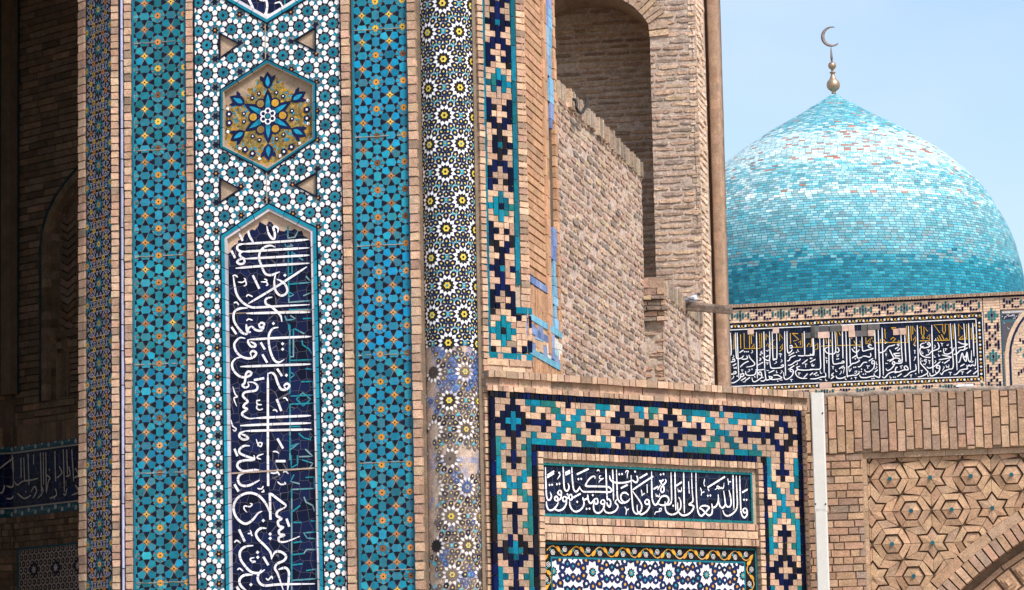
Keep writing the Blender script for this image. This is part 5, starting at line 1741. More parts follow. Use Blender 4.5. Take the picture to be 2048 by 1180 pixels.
strokes(mb, PL, 1085, 925, 9.309, NICHE_A, 34, -.027, LWH, taper=.5)
strokes(mb, PL, 1290, 925, 9.309, NICHE_B, 34, -.027, LWH, taper=.5)
mb.build('white_lettering', M_GLAZE, tab)
# star panel with vine border below
gz1 = PL.z(1092, 1084); gz0 = zbt; vb1 = PL.z(1092, 1112); mb = MB()
mb.rect(PL, uP0, uP1, gz0, gz1, -.08, -.04, (.012, .010, .012)); sp = mb.build('star_panel', M_MATTE, nw)
mb = MB(); iu0, iu1 = uL(1110, 1130), uL(1493.5, 1130); bw = iu0 - (uP0 + .012)
for a, b, z0, z1 in ((uP0, uP1, gz1 - .014, gz1), (uP0, uP0 + .014, gz0, gz1 - .014), (uP1 - .014, uP1, gz0, gz1 - .014), (iu0 - .014, iu1 + .014, vb1 - .014, vb1), (iu0 - .014, iu0, gz0, vb1 - .014), (iu1, iu1 + .014, gz0, vb1 - .014)):
    mb.rect(PL, a, b, z0, z1, -.06, -.034, vary((.012, .13, .16), .15))
def vine(P, o, ax_, ln, h, d):
    """running vine along a border strip; ax_ 'h' or 'v'"""
    T = (lambda x, y: (o[0] + x, o[1] + y)) if ax_ == 'h' else (lambda x, y: (o[0] + y, o[1] + x))
    per_ = .232; n = int(ln / per_ * 24); pts = [T(k * per_ / 24, h * .33 * math.sin(2 * math.pi * k / 24)) for k in range(n + 1)]
    ribbon(mb, P, pts, .009, d, vary((.58, .28, .04), .1), 1)
    for m in range(int(ln / per_ * 2) + 1):
        x = m * per_ / 2; s_ = 1 if m % 2 == 0 else -1
        fx_, fy_ = x + per_ * .25, -s_ * h * .12
        if fx_ < ln - .02:
            for q_ in range(6):
                a0 = q_ * 1.047; mb.poly(P, [T(fx_ + .0135 * math.cos(a0) + .0095 * math.cos(b_), fy_ + .0135 * math.sin(a0) + .0095 * math.sin(b_)) for b_ in [k * 1.047 for k in range(6)]], d + .001 + q_ * .0002, vary((.66, .60, .58), .1))
                mb.poly(P, [T(fx_ + .0135 * math.cos(a0) + .0048 * math.cos(b_), fy_ + .0135 * math.sin(a0) + .0048 * math.sin(b_)) for b_ in [k * 1.257 for k in range(5)]], d + .0035, BLACK)
            mb.poly(P, [T(a_, b_) for a_, b_ in leaf(x + per_ * .40, s_ * h * .34, .065, .032, -s_ * .9 if ax_ == 'h' else -s_ * .9)], d + .002, vary((.60, .29, .04), .12))
            mb.poly(P, [T(a_, b_) for a_, b_ in leaf(x + per_ * .1, -s_ * h * .05, .03, .011, s_ * 1.0)], d + .002, vary((.05, .30, .36), .2))
vine(PL, (uP0 + .05, (gz1 - .014 + vb1) / 2), 'h', uP1 - uP0 - .1, gz1 - vb1, -.037)
for uc in ((uP0 + .014 + iu0 - .014) / 2, (uP1 - .014 + iu1 + .014) / 2): vine(PL, (uc, gz0), 'v', gz1 - gz0 - .1, gz1 - vb1, -.037)
mb.build('vine_border', M_MATTE, sp)
mb = MB(); RPg = rect_planes(iu0, iu1, gz0, vb1 - .014); mb.poly(PL, [(iu0, gz0), (iu1, gz0), (iu1, vb1 - .014), (iu0, vb1 - .014)], -.036, (.72, .69, .71))
gU = (uL(1418, 1150) - uL(1190.5, 1143)) / 3.0; gz_ = PL.z(1190.5, 1143.7); g0 = uL(1190.5, 1143)
def gput(p, d, c):
    q_ = clip(p, RPg)
    if len(q_) > 2: mb.poly(PL, q_, d, c)
CELLC = ((.52, .25, .04), (.52, .25, .04), (.70, .68, .66), (.04, .24, .30), (.62, .30, .04))
def cell(u, z, a, r=.099):
    gput(drop(r * gU, a, u, z, .85), -.0335 + RND.uniform(0, .0008), vary((.007, .014, .06), .35)); gput(drop(r * .31 * gU, a, u, z, .9), -.0315, vary(RND.choice(CELLC), .15))
for i in range(-2, 5):
    for jj in (0, -1, -2):
        u, z = g0 + i * gU, gz_ + jj * gU * .92
        gput(ngon(u, z, .108 * gU, 10, .16, .074 * gU), -.032, BLACK); gput(ngon(u, z, .058 * gU, 10), -.030, vary((.04, .28, .32), .15)); gput(ngon(u, z, .018 * gU, 6), -.029, ORG)
        for k in range(10):
            a = k * math.pi / 5 + math.pi / 10 * (1 if True else 0); r = .245 if k % 5 in (0, 4) else .285
            cell(u + r * gU * math.cos(a), z + r * gU * math.sin(a), a + math.pi if k % 2 else a)
        for x, y, a in ((.36, .15, math.pi / 2), (.5, .11, -math.pi / 2), (.64, .15, math.pi / 2), (.36, -.14, math.pi / 2), (.5, -.10, -math.pi / 2), (.64, -.14, math.pi / 2), (.35, -.36, 2.6), (.5, -.36, math.pi / 2), (.65, -.36, .5), (.35, .36, 3.6), (.5, .34, -math.pi / 2), (.65, .36, -.5)):
            cell(u + x * gU, z + y * gU, a, .088)
mb.build('star_mosaic', M_GLAZE, sp)

# ------------------------------------------------------------------ white downpipe
PPd = Plane(1637, 900, 26.78, -8.0); hw = .053
pz1 = PPd.z(1637, 785); cpx = PPd.u(1637.5, 900) ; pj = PPd.z(1640, 1023)
dp = thing('downpipe', PPd.pt(cpx, 0), 'white square metal downpipe running down between the canted wall and arch wall', 'pipe')
def sect(z0, z1, h):
    mb = MB(); b = .008; c = (.60, .575, .53)
    ring = [(-h, -.09), (-h, -b), (-h + b, 0), (h - b, 0), (h, -b), (h, -.09)]
    rows = [[PPd.pt(cpx + x, z, d) for x, d in ring] for z in (z0, z1)]
    mb.grid(rows, c, False, True); mb.face(rows[0], c); mb.face(rows[1], c); return mb
sect(pj, pz1, hw).build('pipe_section', M_PAINT, dp); sect(0, pj + .02, hw - .0035).build('pipe_section', M_PAINT, dp)
for x, y in ((1648.5, 826), (1630, 1008), (1653, 1008)):
    mb = MB(); u, z = PPd.uv(x, y); mb.prism(PPd, ngon(min(max(u, cpx - hw + .012), cpx + hw - .012), z, .007, 10), -.002, .005, (.05, .045, .04)); mb.build('screw', M_IRON, dp)

# ------------------------------------------------------------------ brick wall with star relief and arch at the right
PC = Plane(1640, 900, 27.35, -11.1); uC = lambda px, y=1000: PC.u(px, y)
aw = thing('arch_wall', PC.pt(uC(1840), 0), 'buff brick wall with carved hexagons, stars and part of an arch', 'wall')
CB = lambda: vary(RND.choice(((.49, .305, .195), (.44, .268, .172), (.52, .34, .215), (.38, .24, .168), (.33, .225, .17), (.47, .288, .19))), .15)
c0, c1 = uC(1610), uC(2260); zt_c, zs_c, zp = PC.z(1725, 789), PC.z(1725, 905), PC.z(1735, 917)
fit = [PC.uv(1842.9, 1180), PC.uv(1921.2, 1103.5), PC.uv(2047.9, 1013.4)]
(xa, ya), (xb, yb), (xc, yc) = fit; D_ = 2 * (xa * (yb - yc) + xb * (yc - ya) + xc * (ya - yb))
ax0 = ((xa * xa + ya * ya) * (yb - yc) + (xb * xb + yb * yb) * (yc - ya) + (xc * xc + yc * yc) * (ya - yb)) / D_
az0 = ((xa * xa + ya * ya) * (xc - xb) + (xb * xb + yb * yb) * (xa - xc) + (xc * xc + yc * yc) * (xb - xa)) / D_
AR = math.hypot(xa - ax0, ya - az0)
mb = MB(); mb.extrude([xyi(PC, c0, -.33), xyi(PC, c1, -.33), xyi(PC, c1, -.8), xyi(PC, c0, -.8)], 0, zt_c - .01, (.4, .3, .2))
mb.extrude([xyi(PC, c0, -.02), xyi(PC, uC(1728), -.02), xyi(PC, uC(1728), -.4), xyi(PC, c0, -.4)], 0, zs_c, (.36, .27, .2))
mb.rect(PC, c0, c1, zs_c, zt_c - .01, -.4, -.018, (.34, .265, .21)); mb.build('wall_core', M_CORE, aw)
mb = MB(); zz_ = zs_c - .001
bricks(mb, PC, c0, uC(1727, 1000), PC.z(1690, 1180) - .4, zs_c - .005, .17, .060, .010, -.04, .0, CB, .0025, .004, header=.25, tilt=.002)
mb.build('stretcher_pilaster', M_BRICK, aw)
mb = MB(); u = c0; k = 0
while u < c1:
    wd = .071; z = zt_c - (.0 if k % 2 else -.0); first = (.13, .235, .07)[k % 3] * RND.uniform(.9, 1.1); z = zt_c
    while z > zs_c + .01:
        h = first if z == zt_c else .235; h = min(h, z - zs_c + (.006 if k % 2 else -.004)); j = lambda: RND.uniform(-.0025, .0025)
        if h > .03: mb.prism(PC, [(u + .006 + j(), z - h + .006 + j()), (u + wd - .006 + j(), z - h + .006 + j()), (u + wd - .006 + j(), z - .005 + j()), (u + .006 + j(), z - .005 + j())], -.05, .012 + RND.uniform(-.005, .004), CB())
        z -= max(h, .03)
    u += wd; k += 1
mb.build('soldier_course', M_BRICK, aw)
mb = MB(); n_ = 60; u = c0
rows = [[PC.pt(c0 + (c1 - c0) * k / n_, zt_c + o + .012 * nz(k * .3, o, 1.1, 6), d) for k in range(n_ + 1)] for o, d in ((-.012, .012), (.012, .02), (.03, -.03), (.035, -.4))]
mb.grid(rows, lambda i, j: vary((.27, .21, .17), .2)); mb.build('mortar_capping', M_ROUGH, aw)
mb = MB(); pu0 = uC(1735.5); pz0 = PC.z(1740, 1180) - .4
for k in range(9):
    zz1 = zp - k * .22; mb.rect(PC, uC(1727.5), pu0 - .002, zz1 - .217, zz1, -.12, -.025 + RND.uniform(-.003, .003), vary((.46, .31, .20), .1))
uu = uC(1727.5)
while uu < c1: mb.rect(PC, uu, uu + .34, zp + .002, zs_c - .003, -.12, -.03 + RND.uniform(-.003, .003), vary((.44, .30, .20), .08)); uu += .344
mb.build('panel_edging', M_BRICK, aw)
disc = [(ax0 + AR * math.cos(t), az0 + AR * math.sin(t)) for t in [math.pi * k / 90 for k in range(91)]]
mb = MB(); RPs = rect_planes(pu0, c1, pz0, zp - .001)
mb.fill(PC, [(pu0, pz0), (c1, pz0), (c1, zp), (pu0, zp)], [clip([(ax0 + (AR - .01) * math.cos(t), az0 + (AR - .01) * math.sin(t)) for t in [2 * math.pi * k / 120 for k in range(120)]], rect_planes(pu0 + .01, c1 - .001, pz0 + .001, zp - .01))], -.10, (.22, .145, .095))
big = [(ax0 + AR * math.cos(t), az0 + AR * math.sin(t)) for t in [2 * math.pi * k / 120 for k in range(120)]]
sU = uC(1859.6, 954) - uC(1778.8, 957); sZ = (PC.z(1779, 957) - PC.z(1784, 1087.4)) / 2; o_u, o_z = PC.uv(1778.8, 956.8)
SB = lambda: vary(RND.choice(((.48, .30, .185), (.45, .275, .17), (.51, .325, .20), (.43, .275, .18))), .10)
def sput(p, cu2, cz2, d, c, k=.95, tilt=None):
    ww = [(cu2 + x * sU, cz2 + y * sZ / .866) for x, y in shrink(p, k)]
    q_ = clip(ww, RPs)
    if len(q_) < 3: return
    if any((x - ax0) ** 2 + (y - az0) ** 2 < AR * AR for x, y in q_): q_ = minus(q_, [big])
    if len(q_) > 2: mb.prism(PC, q_, -.10, d, c, tilt if tilt and len(q_) == len(tilt) else None)
dots = []
for r in range(-1, 6):
    for i in range(-2, 9):
        cu2, cz2 = o_u + (i + .5 * (r % 2)) * sU, o_z - r * sZ
        col3 = (i - (r - (r % 2)) // 2 * 1 - (r % 2) * 0 - r * 0) if False else None
        # three-colouring of the triangular lattice: one site in three carries a star
        q3 = i - (r // 2); star = ((q3 + 2 * r) % 3) == 1 if False else ((i - (r // 2) - r) % 3) == 1
        P6 = [(math.cos(k * math.pi / 3), math.sin(k * math.pi / 3)) for k in range(7)]
        if not star:
            for k in range(6):
                a, b = P6[k], P6[k + 1]
                t_ = RND.uniform(-.004, .004)
                sput([(a[0] * .485, a[1] * .485), (b[0] * .485, b[1] * .485), (b[0] * .30, b[1] * .30), (a[0] * .30, a[1] * .30)], cu2, cz2, -.058 + t_, SB(), .965, [-.006, -.006, .006, .006])
                sput([(0, 0), (a[0] * .255, a[1] * .255), (b[0] * .255, b[1] * .255)], cu2, cz2, -.062 + RND.uniform(-.003, .003), SB(), .97, [.012, -.004, -.004])
        else:
            for k in range(6):
                a0 = math.pi / 2 + k * math.pi / 3; tip = (.405 * math.cos(a0), .405 * math.sin(a0)); l_ = (.235 * math.cos(a0 - math.pi / 6), .235 * math.sin(a0 - math.pi / 6)); r_ = (.235 * math.cos(a0 + math.pi / 6), .235 * math.sin(a0 + math.pi / 6))
                sput([(0, 0), l_, tip, r_], cu2, cz2, -.060 + RND.uniform(-.003, .003), SB(), .97, [.010, -.003, -.006, -.003])
                for s2 in (1, -1):
                    qq = [(.285, 0), (.395, .228), (.68, .39), (.525, .0)]
                    qq = rot2([(x, y * s2) for x, y in qq], k * math.pi / 3); sput(qq, cu2, cz2, -.056 + RND.uniform(-.003, .003), SB(), .96)
        if all((pu0 + .02 < cu2 < c1, cz2 < zp - .02)) and math.hypot(cu2 - ax0, cz2 - az0) > AR + .06: dots.append((cu2, cz2))
sr = mb.build('star_relief', M_BRICK, aw)
for a, b in dots: mb = MB(); mb.prism(PC, ngon(a, b, .017, 12), -.10, -.044, vary((.01, .10, .13), .2)); mb.build('turquoise_stud', M_GLAZE, sr)
mb = MB()
def ringblocks(r0, r1, d0, d1, ln, colf, gap=.006, t0=.35, t1=3.1):
    t = t0
    while t < t1:
        dt = ln / r0 * RND.uniform(.94, 1.05); a, b = t + gap / r0, t + dt - gap / r0
        q_ = [(ax0 + r * math.cos(x), az0 + r * math.sin(x)) for r, x in ((r0, a), (r0, b), (r1, b), (r1, a))]
        q_ = clip(q_, rect_planes(pu0, c1, pz0 - .3, zp))
        if len(q_) > 2: mb.prism(PC, q_, d0, d1 + RND.uniform(-.004, .004), colf())
        t += dt
ringblocks(AR - .002, AR - .085, -.35, -.035, .32, SB); ringblocks(AR - .090, AR - .225, -.35, -.02, .072, CB); 
mb.build('arch_ring', M_BRICK, aw)
mb = MB(); RI = AR - .228
mb.poly(PC, clip([(ax0 + (RI + .02) * math.cos(t), az0 + (RI + .02) * math.sin(t)) for t in [math.pi * 2 * k / 120 for k in range(120)]], rect_planes(pu0, c1, pz0 - .3, zp)), -.20, (.24, .16, .11))
ringblocks(RI - .06, RI - .10, -.20, -.165, .35, SB); ringblocks(RI - .30, RI - .35, -.20, -.155, .35, SB)
t = .5
while t < 3.0:
    for (r0, r1, w_) in ((RI - .115, RI - .285, .15),):
        dt = w_ / r0
        for k_, dd in ((1.0, -.175), (.66, -.185 + .03), (.32, -.145)):
            m_ = (r0 + r1) / 2; hr = (r0 - r1) / 2 * k_; ha = dt * .42 * k_
            q_ = clip([(ax0 + r * math.cos(x), az0 + r * math.sin(x)) for r, x in ((m_ + hr, t - ha), (m_ + hr, t + ha), (m_ - hr, t + ha), (m_ - hr, t - ha))], rect_planes(pu0, c1, pz0 - .3, zp))
            if len(q_) > 2: mb.prism(PC, q_, -.20, dd, SB())
        t += dt
bricks(mb, PC, pu0, c1, pz0, PC.z(2040, 1060), .25, .06, .008, -.21, -.185, SB, .002, .004, mask=lambda q_: q_ if all(math.hypot(x - ax0, y - az0) < RI - .36 for x, y in q_) else [])
mb.build('arch_infill', M_BRICK, aw)

# ------------------------------------------------------------------ far inscription wall under the dome
PD = Plane(1700, 650, 100.0, -11.1); uD = lambda px: PD.u(px, 700); zD = lambda y, px=1640: PD.z(px, y)
iw = thing('inscription_wall', PD.pt(uD(1700), 0), 'distant wall with long navy inscription band in white and gold, below the turquoise dome', 'wall')
d0_, d1_ = uD(1300), uD(2330); m1 = uD(1701) - uD(1700)
LB = lambda: vary(RND.choice(((.70, .50, .35), (.66, .46, .32), (.62, .42, .30))), .10)
mb = MB(); mb.extrude([xyi(PD, d0_, -.1), xyi(PD, d1_, -.1), xyi(PD, d1_, -1.2), xyi(PD, d0_, -1.2)], 0, zD(603), (.5, .36, .26)); mb.build('wall_core', M_CORE, iw)
mb = MB(); header_row(mb, PD, d0_, d1_, zD(608), zD(601.8), .09, -.2, .10, LB, gap=.012)
mb.rect(PD, d0_, d1_, zD(610.6), zD(608), -.1, .05, (.012, .018, .06)); mb.build('brick_cornice', M_BRICK, iw)
PER = ['...T...NNN..NNN', 'T.TTT.T..NNNN..', 'TTTNTTT...NN...', 'T.TTT.T..N..N..', '...T...NNN..NNN']
def far_mosaic(a, b, z0, z1, rows, phase):
    nr = len(rows); dz2 = (z1 - z0) / (nr + 1.6); du2 = m1 * 5.5
    mb.rect(PD, a, b, z0, z1, -.08, .0, (.52, .38, .28))
    bricks(mb, PD, a, b, z0, z1, .28, .085, .016, -.05, .012, LB, .004, .004)
    k = math.ceil((a - phase) / du2)
    while phase + (k + 1) * du2 < b:
        for r in range(nr):
            ch = rows[r][k % len(rows[r])]
            if ch != '.':
                t = z1 - dz2 * (.8 + r); c = vary(NAVY2 if ch == 'N' else (.015, .10, .12), .3)
                mb.rect(PD, phase + k * du2 + du2 * .17, phase + (k + 1) * du2 - du2 * .17, t - dz2 * (1.0 if r < nr - 1 and rows[r + 1][k % len(rows[r])] == ch else .84), t, -.02, .03, c)
        k += 1
ph = uD(1482.8) - 3.5 * m1 * 5.5
far_mosaic(d0_, uD(1968), zD(638.5), zD(611), PER, ph); far_mosaic(d0_, uD(1968), zD(800), zD(776.5), PER[1:] + PER[:1], ph)
far_mosaic(uD(2004), d1_, zD(636), zD(611), PER, ph)
mb.build('chequered_frieze', M_MATTE, iw)
mb = MB(); a, b = uD(1970), uD(2003)
VR = ['..T..', '.TTT.', 'TTNTT', '.TTT.', '..T..', 'N...N', 'NN.NN', 'N...N', '.N.N.', '..N..', '.N.N.', 'N...N', 'NN.NN', 'N...N']
mb.rect(PD, a, b, zD(800), zD(611), -.08, .002, (.52, .38, .28)); bricks(mb, PD, a, b, zD(800), zD(611), .28, .085, .016, -.05, .014, LB, .004, .004)
for r in range(30):
    for c in range(5):
        ch = VR[r % 14][c]
        if ch == '.': continue
        du2 = m1 * 5.6; dz2 = m1 * 5.9; u = a + (b - a) / 2 + (c - 2.5) * du2; z = zD(616, 1985) - r * dz2
        mb.rect(PD, u + du2 * .16, u + du2 * .84, z - dz2 * .98, z, -.02, .034, vary(NAVY2 if ch == 'N' else (.02, .14, .17), .3))
mb.build('upright_mosaic_strip', M_MATTE, iw)
# the inscription band
fz1, fz0 = zD(652), zD(765.5); fu0, fu1 = d0_, uD(1953)
mb = MB(); mb.poly(PD, [(fu0, zD(776.5)), (uD(1968), zD(776.5)), (uD(1968), zD(638.5)), (fu0, zD(638.5))], -.02, NAVY)
def dz_patch(zo, x0, y0, x1, y1, c, d=.016):
    a = PD.uv(zo + x0 / 8.43, 640 + y0 / 8.43); b = PD.uv(zo + x1 / 8.43, 640 + y1 / 8.43); mb.prism(PD, [(a[0], b[1]), (b[0], b[1]), (b[0], a[1]), (a[0], a[1])], -.03, d, c)
ib = mb.build('inscription_band', M_NAVY2, iw)
for zo, x0, y0, x1, y1 in ((1620, 10, 100, 320, 205), (1620, 330, 92, 530, 190), (1620, 0, 215, 120, 300), (1620, 862, 82, 970, 170), (1620, 975, 76, 1180, 160), (1620, 770, 182, 970, 270), (1450, 1445, 120, 1520, 205), (1450, 1350, 215, 1520, 300)):
    for k in range(max(1, int((x1 - x0) / 105))):
        mb = MB(); n2 = max(1, int((x1 - x0) / 105)); xa_, xb_ = x0 + (x1 - x0) * k / n2, x0 + (x1 - x0) * (k + 1) / n2 - 3; dz_patch(zo, xa_, y0, xb_, y1, vary((.12, .115, .11), .3), .008); mb.build('dark_patch', M_PLASTER, ib)
for zo, x0, y0, x1, y1 in ((1620, 130, 205, 330, 300), (1620, 535, 92, 640, 185), (1620, 645, 88, 750, 180), (1620, 650, 187, 765, 285), (1620, 975, 172, 1090, 268), (1620, 1400, 150, 1517, 250), (1790, 60, 140, 185, 245), (1450, 380, 145, 485, 240), (1450, 805, 125, 910, 222), (1620, 160, 1052, 365, 1140)):
    mb = MB(); dz_patch(zo, x0, y0, x1, y1, vary((.58, .40, .32), .1), .009); mb.build('bare_patch', M_PLASTER, ib)
mb = MB(); dz_patch(1790, 1030, 1090, 1325, 1118, (.74, .72, .72), .045); mb.build('white_patch', M_PLASTER, ib)
mb = MB()
for a, b, z0, z1 in ((fu0, uD(1954), fz1 - .012, fz1 + .016), (fu0, uD(1954), fz0 - .016, fz0 + .012), (uD(1953.4), uD(1955.2), fz0, fz1), (uD(1966.6), uD(1968), zD(776.5), zD(638.5))): mb.rect(PD, a, b, z0, z1, -.03, .004, (.72, .70, .70))
for (a, b, z) in ((fu0, uD(1966), zD(645.3)), (fu0, uD(1966), zD(771.2))):
    u = a; k = 0
    while u < b:
        if k % 2 == 0: mb.poly(PD, ngon(u, z, m1 * 2.3, 8), .0, vary((.68, .68, .70), .1))
        else: mb.poly(PD, ngon(u, z, m1 * 3.0, 4, RND.random(), m1 * 1.3), .0, vary((.66, .38, .06), .15))
        mb.poly(PD, leaf(u - m1 * 2, z + m1 * (1.6 if k % 4 < 2 else -1.6), m1 * 9, m1 * 1.2, .25 if k % 4 < 2 else -.25), -.006, (.42, .24, .05))
        u += m1 * 7.0; k += 1
z = zD(660); k = 0
while z > zD(776):
    if k % 2 == 0: mb.poly(PD, ngon(uD(1960.7), z, m1 * 2.3, 8), .0, vary((.68, .68, .70), .1))
    else: mb.poly(PD, ngon(uD(1960.7), z, m1 * 3.0, 4, .4, m1 * 1.3), .0, vary((.66, .38, .06), .15))
    z -= m1 * 7.3; k += 1
mb.build('flower_border', M_MATTE, ib)
mb = MB(); GO = (.60, .34, .04)
for x0, T in ((1450, GOLD_A), (1620, GOLD_B), (1790, GOLD_C)): strokes(mb, PD, x0, 640, 8.43, T, 13, -.012, GO, straight=True, taper=.9)
mb.build('gold_kufic', M_GLAZE, ib)
mb = MB()
for x0, T in ((1450, FAR_A), (1620, FAR_B), (1790, FAR_C)): strokes(mb, PD, x0, 640, 8.43, T, 17.5, .002, (.80, .78, .80), taper=.6)
mb.build('white_lettering', M_GLAZE, ib)
# arch bay at the right end
mb = MB(); a, b = uD(2004), d1_
mb.rect(PD, a, b, 4, zD(636), -.1, -.04, (.55, .40, .29)); bricks(mb, PD, a, b, zD(800), zD(700), .28, .085, .016, -.06, -.03, LB, .004, .004)
for y0, y1, c in ((636, 632, (.02, .025, .06)), (643, 639, (.5, .48, .48)), (655, 645, (.03, .035, .07)), (660, 656, (.05, .14, .17)), (700, 660, (.10, .09, .10))): mb.rect(PD, a, b, zD(y0 + 18) if y0 == 700 else zD(y0), zD(y1), -.06, -.02 + y0 * .00001, c)
for k in range(40):
    mb.poly(PD, ngon(a + RND.uniform(0.05, .8), zD(RND.uniform(646, 654)), m1 * 1.2, 5), -.010, (.55, .53, .52)); mb.poly(PD, leaf(a + RND.uniform(.12, 1.0), zD(RND.uniform(664, 690)), m1 * 5, m1 * 1.5, RND.uniform(0, 6)), -.0100 + k * .0002, RND.choice(((.55, .30, .06), (.45, .42, .42), (.03, .16, .2))))
mb.rect(PD, a, a + m1 * 3, zD(800), zD(636), -.05, -.012, (.04, .10, .14))
rad = 2.0; ccu, ccz = a + .10 + rad * 1.0, zD(715, 2010) - .05
for r0, r1, dd, c in ((rad + .02, rad - .10, .0, (.60, .43, .30)), (rad - .10, rad - .16, .006, (.012, .018, .06))):
    pt_ = [(ccu - r0 * math.cos(t), ccz + r0 * math.sin(t)) for t in [k * math.pi / 2 / 16 for k in range(17)]]; pi_ = [(ccu - r1 * math.cos(t), ccz + r1 * math.sin(t)) for t in [k * math.pi / 2 / 16 for k in range(17)]]
    for k in range(16):
        q_ = clip([pt_[k], pt_[k + 1], pi_[k + 1], pi_[k]], rect_planes(a, b, 4, zD(637)))
        if len(q_) > 2: mb.prism(PD, q_, -.05, dd, vary(c, .06))
    mb.rect(PD, ccu - r0, ccu - r1, zD(800), ccz, -.05, dd, vary(c, .06))
rr = rad - .165; pf = clip([(ccu - rr * math.cos(t), ccz + rr * math.sin(t)) for t in [k * math.pi / 16 for k in range(17)]] + [(ccu + rr, zD(800)), (ccu - rr, zD(800))], rect_planes(a, b, 4, zD(637)))
mb.poly(PD, pf, -.008, (.56, .40, .28))
bricks(mb, PD, a, b, zD(800), zD(650), .28, .085, .016, -.03, .0, LB, .004, .004, mask=lambda q_: clip(q_, [(1, 0, -(ccu - rr))]) if all(math.hypot(x - ccu, max(0, y - ccz)) < rr for x, y in q_) else [])
for k in range(8):
    for s2, c, o in ((1, NAVY2, 0), (-1, NAVY2, 0), (1, (.02, .16, .2), .4)):
        u, z = a + .45 + k * m1 * 5.5, (zD(690) - k * m1 * 4 if s2 > 0 else zD(760) + k * m1 * 4) + o * (1 - k % 2 * .3) * (-1 if o else 0)
        if math.hypot(u - ccu, max(0, z - ccz)) < rr - .1: mb.rect(PD, u, u + m1 * 3.4, z - m1 * 7, z, -.01, .012, vary(c, .3))
mb.build('arch_bay', M_MATTE, iw)

# ------------------------------------------------------------------ the turquoise dome
YD = 122.0; apex = at_depth(1667.5, 186, YD); kd = YD / FPX / ray(1667, 400).y
dome = thing('dome', (apex.x, apex.y, 0), 'large bulging turquoise brick dome with pale worn band, above the inscription wall', 'dome')
PROF = [(0, 0), (6, 3), (14, 8), (31.5, 20), (50, 30), (67, 41), (92, 55), (118, 69), (142, 83), (164, 97), (187, 112), (209.6, 127), (231, 143), (250, 160), (272, 181), (291, 201), (307, 223), (321, 247), (335, 272), (347, 298), (356, 323), (362, 348), (367, 368), (370, 389), (371, 410), (371, 435), (370, 460), (368, 500), (366, 560)]
ps = spline([(r_ * .978, y_) for r_, y_ in PROF], 6); S2 = [0]
for i in range(1, len(ps)): S2.append(S2[-1] + math.hypot(ps[i][0] - ps[i - 1][0], ps[i][1] - ps[i - 1][1]))
def prof(s):
    for i in range(1, len(S2)):
        if S2[i] >= s: t = (s - S2[i - 1]) / (S2[i] - S2[i - 1]); return (ps[i - 1][0] + (ps[i][0] - ps[i - 1][0]) * t, ps[i - 1][1] + (ps[i][1] - ps[i - 1][1]) * t)
    return ps[-1]
mb = MB(); rows = []
for i in range(0, len(ps), 2):
    r, y = ps[i]; rows.append([(apex.x + max(r - .8, .05) * kd * math.cos(a), apex.y + max(r - .8, .05) * kd * math.sin(a), apex.z - y * kd - .01) for a in [2 * math.pi * k / 96 for k in range(96)]])
rows.append([(apex.x + 362 * kd * math.cos(a), apex.y + 362 * kd * math.sin(a), 0) for a in [2 * math.pi * k / 96 for k in range(96)]])
mb.grid(rows, (.20, .27, .28), True, True); shell = mb.build('dome_shell', M_MATTE, dome)
mb = MB(); RH = 5.5; nr_ = int(S2[-1] / RH)
DT = ((.012, .20, .29), (.018, .26, .36), (.04, .34, .43), (.010, .15, .23), (.06, .40, .48)); DLc = ((.30, .56, .62), (.45, .68, .72), (.16, .46, .54), (.22, .38, .42), (.60, .72, .74))
GREY = (.18, .27, .30)
for r in range(nr_):
    s0, s1 = r * RH, (r + 1) * RH; (ra, ya), (rb, yb) = prof(s0 + .5), prof(s1 - .4); y = (ya + yb) / 2
    rm = max((ra + rb) / 2, 2); nb = max(6, int(2 * math.pi * rm / 12.5)); o = RND.random()
    stripe = .5 + .5 * noise.noise(Vector((r * .37, 3.3, 0)))
    for k in range(nb):
        a0, a1 = 2 * math.pi * (k + o) / nb + .5 / rm, 2 * math.pi * (k + 1 + o) / nb - .5 / rm
        am = (a0 + a1) / 2
        if math.sin(am) > .45: continue
        n1 = noise.noise(Vector((am * 3, y * .02, 7))) ; y2 = y - 52 * rm / 370 + n1 * 10; x = RND.random()
        y2 += RND.uniform(-18, 18)
        if y2 < 78: c = mixc(RND.choice(DT[:3]), RND.choice(DLc[:4]), RND.uniform(.35, .8)) if x > .03 else (.40, .22, .18)
        elif y2 < 145: c = mixc(RND.choice(DLc), (.60, .72, .75), RND.uniform(.2, .8)) if x > .10 else RND.choice(((.42, .17, .11), (.40, .26, .22), (.30, .22, .21)))
        elif y2 < 225:
            c = mixc(RND.choice(DLc), RND.choice(DT), -RND.uniform(0, .3) if stripe < .5 else RND.uniform(.1, .5)) if x > .02 else (.40, .22, .17)
        elif y2 < 335: t = (y2 - 225) / 110; c = mixc(mixc(RND.choice(DLc[:4]), RND.choice(DT[:3]), .30 + .45 * t), GREY, RND.choice((0, 0, 0, .1, .6 * (.3 + t)))) if x > .03 else GREY
        else: c = mixc(RND.choice(DT[:4]), (.010, .23, .34), RND.uniform(0, .6))
        c = vary(c, .12)
        e = .25 * RND.random()
        mb.face([(apex.x + (R_ + e) * kd * math.cos(an), apex.y + (R_ + e) * kd * math.sin(an), apex.z - Y_ * kd) for R_, Y_, an in ((rb, yb, a0), (rb, yb, a1), (ra, ya, a1), (ra, ya, a0))], c)
mb.build('glazed_bricks', M_DOME, shell)
FS = kd * 1.0 / 7.371
fz_ = lambda y: apex.z + (1078 - y) * FS; fx_ = lambda y: -(1078 - y) * FS * .026
mb = MB(); B3 = [(1085, 34), (1060, 30), (1050, 40), (1020, 80), (985, 97), (960, 100), (930, 96), (900, 82), (875, 58), (850, 44), (820, 33), (795, 28), (785, 30)]
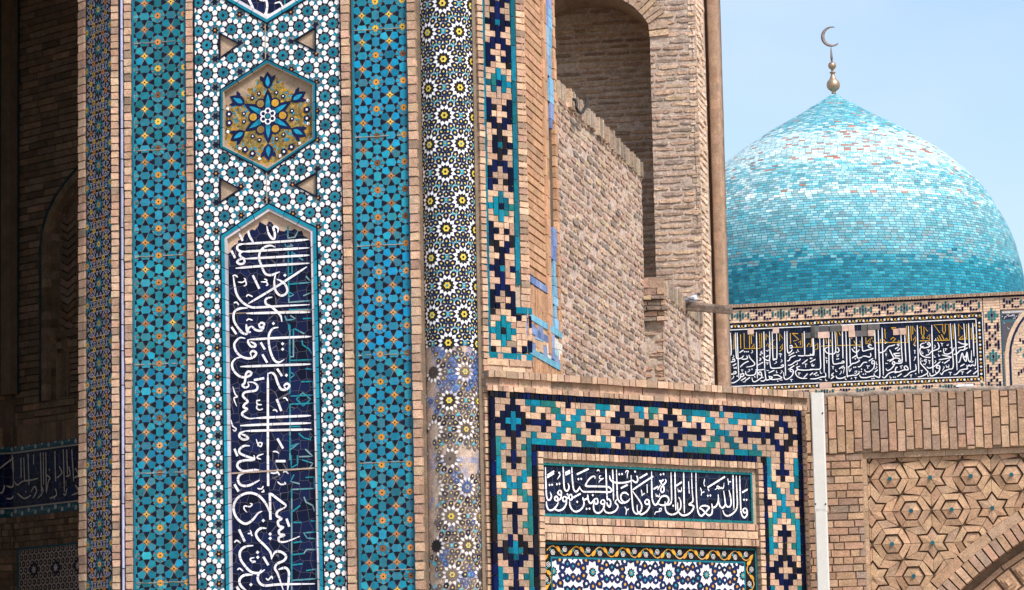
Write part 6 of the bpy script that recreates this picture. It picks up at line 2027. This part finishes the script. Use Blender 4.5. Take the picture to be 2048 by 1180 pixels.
mb.lathe((apex.x, apex.y), [(fx_(y), r * FS, fz_(y)) for y, r in B3], (.42, .28, .185), 28); fin = mb.build('finial', M_GOLD, dome)
for nm, pr in (('collar', [(782, 20), (778, 44), (768, 46), (762, 40), (758, 18)]), ('ball', [(758, 20), (730, 18), (722, 24), (705, 46), (685, 57), (665, 60), (645, 57), (625, 44), (612, 24), (608, 16)]), ('spike', [(610, 16), (555, 16), (552, 22), (545, 22), (540, 14), (534, 20), (528, 19), (450, 12), (378, 4)])):
    mb = MB(); mb.lathe((apex.x, apex.y), [(fx_(y), r * FS, fz_(y)) for y, r in pr], (.42, .28, .185) if nm != 'spike' else (.20, .17, .17), 24); mb.build(nm, M_GOLD if nm == 'ball' else M_MATTE if nm == 'spike' else M_GOLD, fin)
mb = MB(); cx_, cy_ = 490, 224
out = [(cx_ + 156 * math.cos(math.radians(a)), cy_ - 156 * math.sin(math.radians(a))) for a in range(66, 322, 8)]
# inner edge passes through both horns
inn = []
h0, h1 = (545, 100), (592, 322)
for k in range(33):
    t = k / 32; a = math.radians(70 + (310 - 70) * t); inn.append((512 + 122 * math.cos(a), 218 - 128 * math.sin(a)))
inn[0] = (548, 101); inn[-1] = (591, 322); out[0] = (547, 99); out[-1] = (592, 320)
Pcr = Plane(1667.5, 300, apex.y, -4.0)
cv = lambda p: ((p[0] - 497) * FS, fz_(p[1]))
n2 = 32
def samp(L, t): x = t * (len(L) - 1); i = min(int(x), len(L) - 2); f = x - i; return (L[i][0] + (L[i + 1][0] - L[i][0]) * f, L[i][1] + (L[i + 1][1] - L[i][1]) * f)
O = Vector((apex.x, apex.y, 0)); dx_ = Vector((math.cos(math.radians(-8)), math.sin(math.radians(-8)), 0)); dn_ = Vector((dx_.y, -dx_.x, 0))
rows = []
for k in range(n2 + 1):
    t = k / n2; a, b = cv(samp(out, t)), cv(samp(inn, t)); th = .055 * math.sin(math.pi * min(max(t, .03), .97))
    rows.append([O + dx_ * a[0] + Vector((0, 0, a[1])), O + dx_ * (a[0] * .6 + b[0] * .4) + Vector((0, 0, a[1] * .6 + b[1] * .4)) + dn_ * th, O + dx_ * b[0] + Vector((0, 0, b[1])), O + dx_ * (a[0] * .6 + b[0] * .4) + Vector((0, 0, a[1] * .6 + b[1] * .4)) - dn_ * th])
mb.grid(rows, lambda i, j: vary((.24, .19, .18), .15), False, True); mb.build('crescent', M_MATTE, fin)
